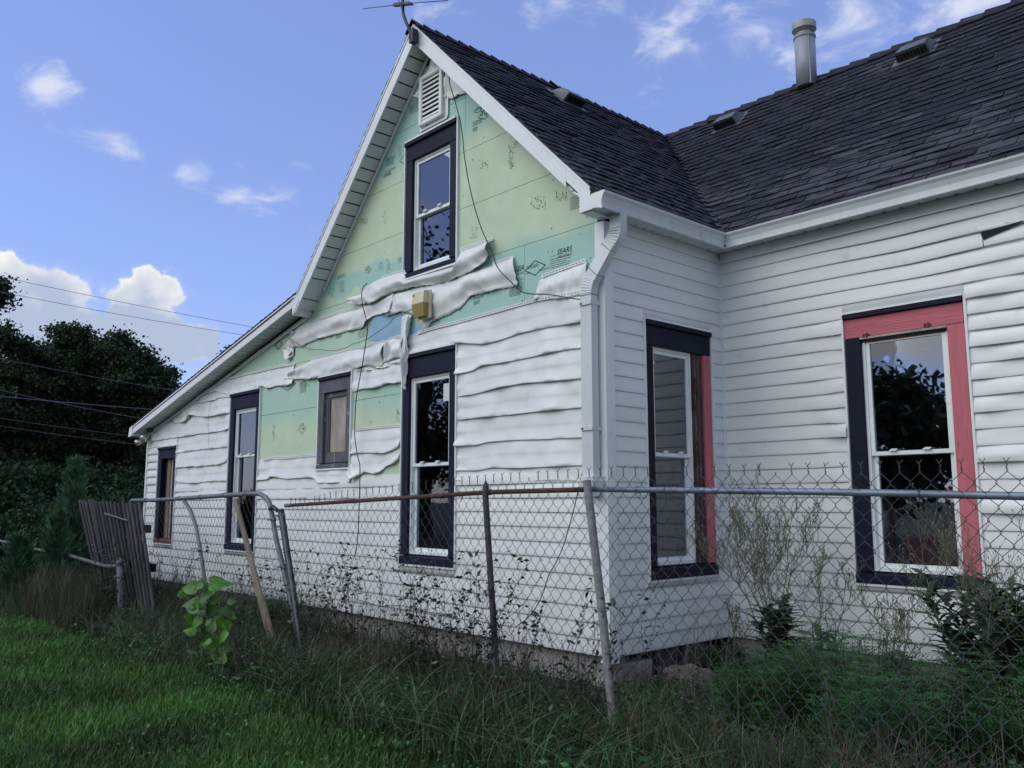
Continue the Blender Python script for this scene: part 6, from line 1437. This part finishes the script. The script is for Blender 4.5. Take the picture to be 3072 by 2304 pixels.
# trees beyond
def tree(base, h, crown_r, crown_z, n_clump, leaves_per, size, label, seed, name='maple_tree', mat_='leaf', trunk=.22, flat=1., lo=.45, hi=1.3, spread=.42, cat='tree'):
    r = np.random.default_rng(seed); t_ = thing(name, label, cat); bx, by = base; mb = MB()
    top = np.array([bx, by, -.2+crown_z]); mb.tube([(bx, by, -.4), (bx+.08, by, crown_z*.35), (bx+.02, by+.05, crown_z*.7), (bx, by, crown_z+crown_r[2]*.5)], [trunk, trunk*.8, trunk*.6, trunk*.15], 9)
    C = []; Cc = []
    for i in range(n_clump):
        while True:
            v = r.uniform(-1, 1, 3); d = np.linalg.norm(v)
            if .35 < d < 1: break
        v *= (.62+.38*r.random())/max(d, .5)*min(1, d+.25); c = top+v*np.array(crown_r); Cc.append(c)
        a = np.array([bx, by, -.2+crown_z*r.uniform(.35, .9)]); 
        if i % 2 == 0: 
            m = (a+c)/2+r.normal(0, .12, 3); mb.tube([tuple(a), tuple(m), tuple(c)], [trunk*.28, trunk*.14, .012], 4, cap=False)
        C.append(c+r.normal(0, 1, (leaves_per, 3))*np.array([1, 1, .75])*spread*r.uniform(.6, 1.25))
    C = np.concatenate(C); C = C[C[:, 2] > -.1]; mb.build('trunk', M['bark'], t_, fixn=False); n = len(C)
    o = leaf_cloud('crown', C, r.uniform(.7, 1.3, n)*size, M[mat_], tints(n, lo, hi), t_, asp=.8, flat=1.); o['kind'] = 'stuff'; return t_
def far(px, X=-22., py=1085): p = on_plane(*cD(px, py), 0, X); return (float(p[0]), float(p[1]))
def lobed_tree(name, label, lobes, X, base_px, seed, size=.085, per=95, mat_='leaf', trunk=.16, dens=34, cat='tree'):
    r = np.random.default_rng(seed); t_ = thing(name, label, cat); bx, by = far(base_px, X); mb = MB(); C = []; mb.tube([(bx, by, -.4), (bx+.05, by, 1.2), (bx, by+.05, 2.6), (bx, by, 3.6)], [trunk, trunk*.8, trunk*.6, trunk*.2], 8)
    for px, top, rad in lobes:
        for dx in ((0., 0.), ) if rad < .5 else ((0., 0.), (-rad*1.1, rad*.6)):
            c0 = on_plane(px*K, top*K, 0, X+dx[0]); per_ = per; c0 = c0-np.array([0, 0, rad*.92])
            n = int(dens*rad*rad)+6; v = r.normal(0, 1, (n, 3)); v /= np.linalg.norm(v, axis=1)[:, None]; cs = c0+v*(rad*r.uniform(.45, 1.12, (n, 1)))*np.array([1, 1, .92])
            for q in cs:
                C.append(q+r.normal(0, 1, (per, 3))*np.array([.14, .14, .10])*r.uniform(.7, 1.35))
            for q in cs[::3]:
                a = np.array([bx, by, r.uniform(1.2, 3.2)]); m = (a+c0)/2+r.normal(0, .1, 3); mb.tube([tuple(a), tuple(m), tuple(c0), tuple(q)], [trunk*.25, trunk*.15, .02, .006], 4, cap=False)
    C = np.concatenate(C); C = C[C[:, 2] > -.1]; mb.build('trunk', M['bark'], t_, fixn=False); n = len(C)
    o = leaf_cloud('crown', C, r.uniform(.7, 1.4, n)*size, M[mat_], tints(n, .35, 1.5), t_, asp=.85, flat=1.); o['kind'] = 'stuff'; return t_
lobed_tree('maple_tree', 'dark maple whose crown ends nearest the lean-to roof', [(243, 720, .42), (262, 722, .40), (280, 745, .55), (305, 757, .45), (335, 782, .42), (366, 797, .28), (350, 815, .4), (300, 800, .9), (325, 870, .9), (345, 900, .5), (270, 790, .8), (290, 890, 1.1)], -22, 290, 1)
lobed_tree('maple_tree', 'dark maple standing left of the one nearest the lean-to', [(140, 707, .34), (150, 712, .40), (168, 706, .36), (190, 727, .42), (205, 742, .50), (125, 745, .6), (165, 750, .8), (215, 770, .9), (180, 830, 1.2), (230, 850, 1.2)], -23.5, 180, 2)
lobed_tree('maple_tree', 'dark tree at the left edge of the view', [(14, 703, .36), (24, 722, .40), (55, 742, .45), (85, 750, .55), (5, 775, .8), (60, 790, 1.1), (100, 800, 1.0), (20, 850, 1.2), (-40, 770, 1.2), (90, 880, 1.2)], -22.5, 50, 3)
lobed_tree('maple_tree', 'broad dark tree filling the gap behind the two maples', [(120, 800, 1.6), (200, 800, 1.6), (270, 830, 1.5), (330, 880, 1.2), (160, 920, 1.8), (250, 930, 1.8), (330, 960, 1.3)], -26, 230, 4, .12, 80)
lobed_tree('maple_tree', 'broad dark tree behind the left maples', [(0, 800, 1.7), (70, 820, 1.6), (20, 920, 1.8), (100, 940, 1.8), (-60, 850, 1.8)], -26.5, 60, 5, .12, 80)
lobed_tree('maple_tree', 'tree mostly outside the left edge with one leafy branch in view', [(-4, 606, .10), (2, 640, .07), (-24, 622, .14), (-60, 640, .35), (-110, 720, .8)], -19, -80, 6, .08, 60)
tree(far(250, -17), 3., (1.3, 1.6, .75), 1.0, 60, 330, .10, 'rounded green bush in front of the dark maples by the house end', 7, 'round_bush', 'leaf_far', .05, spread=.22, cat='bush')
tree(far(120, -17), 3., (1.2, 1.6, .8), 1.1, 60, 330, .10, 'green bush at mid distance behind the young cedars', 8, 'round_bush', 'leaf_far', .05, spread=.22, cat='bush')
tree(far(0, -16), 3., (1.2, 1.2, .8), 1.0, 60, 330, .10, 'green bush at the left edge behind the pipe fence', 9, 'round_bush', 'leaf_far', .05, spread=.22, cat='bush')
tree(far(290, -12.5), 2., (.9, .9, .55), .75, 40, 330, .075, 'low vine covered bush just left of the house corner', 10, 'round_bush', 'leaf_far', .04, spread=.16, cat='bush')
tree(far(60, -13), 2., (1.4, .9, .50), .45, 40, 330, .075, 'low leafy bush behind the far pipe fence post', 11, 'round_bush', 'leaf_far', .04, spread=.18, cat='bush')
tree(far(175, -12.5), 2., (1.2, .9, .55), .60, 40, 330, .075, 'low leafy bush behind the tall young cedar', 12, 'round_bush', 'leaf_far', .04, spread=.18, cat='bush')
for (px, py, X, s, lab, sd2) in ((500, 745, -9., .22, 'tree top peeking over the lean-to roof', 13), (626, 640, -5.8, .06, 'tiny twig tip peeking over the lean-to roof near the rake', 14)):
    p = on_plane(*cD(px, py), 1, 9.); tree((float(p[0]), float(p[1])), 1, (s*2, s*2, s*2.6), float(p[2])-.1-s, 12 if s > .1 else 6, 60 if s > .1 else 14, .10 if s > .1 else .05, lab, sd2, trunk=.06, spread=s*.6)
# wooded strip behind everything at far left, and trees across the street (seen only as reflections in the glass)
n = 60000; C = np.stack([rng.uniform(-48, -30, n), rng.uniform(-2, 34, n), np.abs(rng.normal(0, 1, n))*1.5+.2], 1)
tag(leaf_cloud('far_woods', C, rng.uniform(.25, .5, n), M['leaf'], tints(n, .3, 1.2)), 'far wooded strip low behind the trees at left', 'woods', kind='stuff')
tree((-2.7, -19.), 8, (1.9, 1.8, 2.2), 3.4, 46, 75, .085, 'tall tree across the street, mirrored in the wing window', 31, trunk=.12, spread=.22, lo=.4, hi=1.3)
tree((-15., -17.), 8, (3.4, 3.4, 2.8), 3.9, 70, 110, .16, 'street tree mirrored in the gable windows', 32, trunk=.25, spread=.45)
tree((-20., -13.), 13, (3.0, 3.0, 3.0), 8.6, 40, 70, .16, 'tall airy street tree mirrored in the upstairs window', 35, trunk=.2, spread=.38)
tree((-21., -14.), 8, (3.4, 3.4, 2.8), 4.0, 64, 110, .18, 'second street tree mirrored in the gable windows', 33, trunk=.25, spread=.45)
tree((-10., -21.), 8, (3.4, 3.4, 2.4), 3.2, 90, 160, .26, 'low street tree between the two mirrored ones', 34, trunk=.25, spread=.45)

# rock by the side wall
bm = bmesh.new(); bmesh.ops.create_icosphere(bm, subdivisions=4, radius=1.)
for v in bm.verts:
    d = 1+.22*noise.noise(v.co*1.6)+.10*noise.noise(v.co*4.)+.05*noise.noise(v.co*9); v.co = Vector((v.co.x*.19*d, v.co.y*.13*d, v.co.z*.105*d))
me = bpy.data.meshes.new('rock'); bm.to_mesh(me); bm.free(); me.materials.append(M['rock']); o = link('rock', me); gx_, gy_ = .30, .45; o.location = (gx_, gy_, -.165); o.rotation_euler = (0, .25, .9)
tag(o, 'brown limestone rock lying in the weeds beside the side wall foundation', 'rock')
print('objects', len(bpy.data.objects), 'tris', sum(len(o.data.loop_triangles) if False else len(o.data.polygons) for o in bpy.data.objects if o.type == 'MESH'))
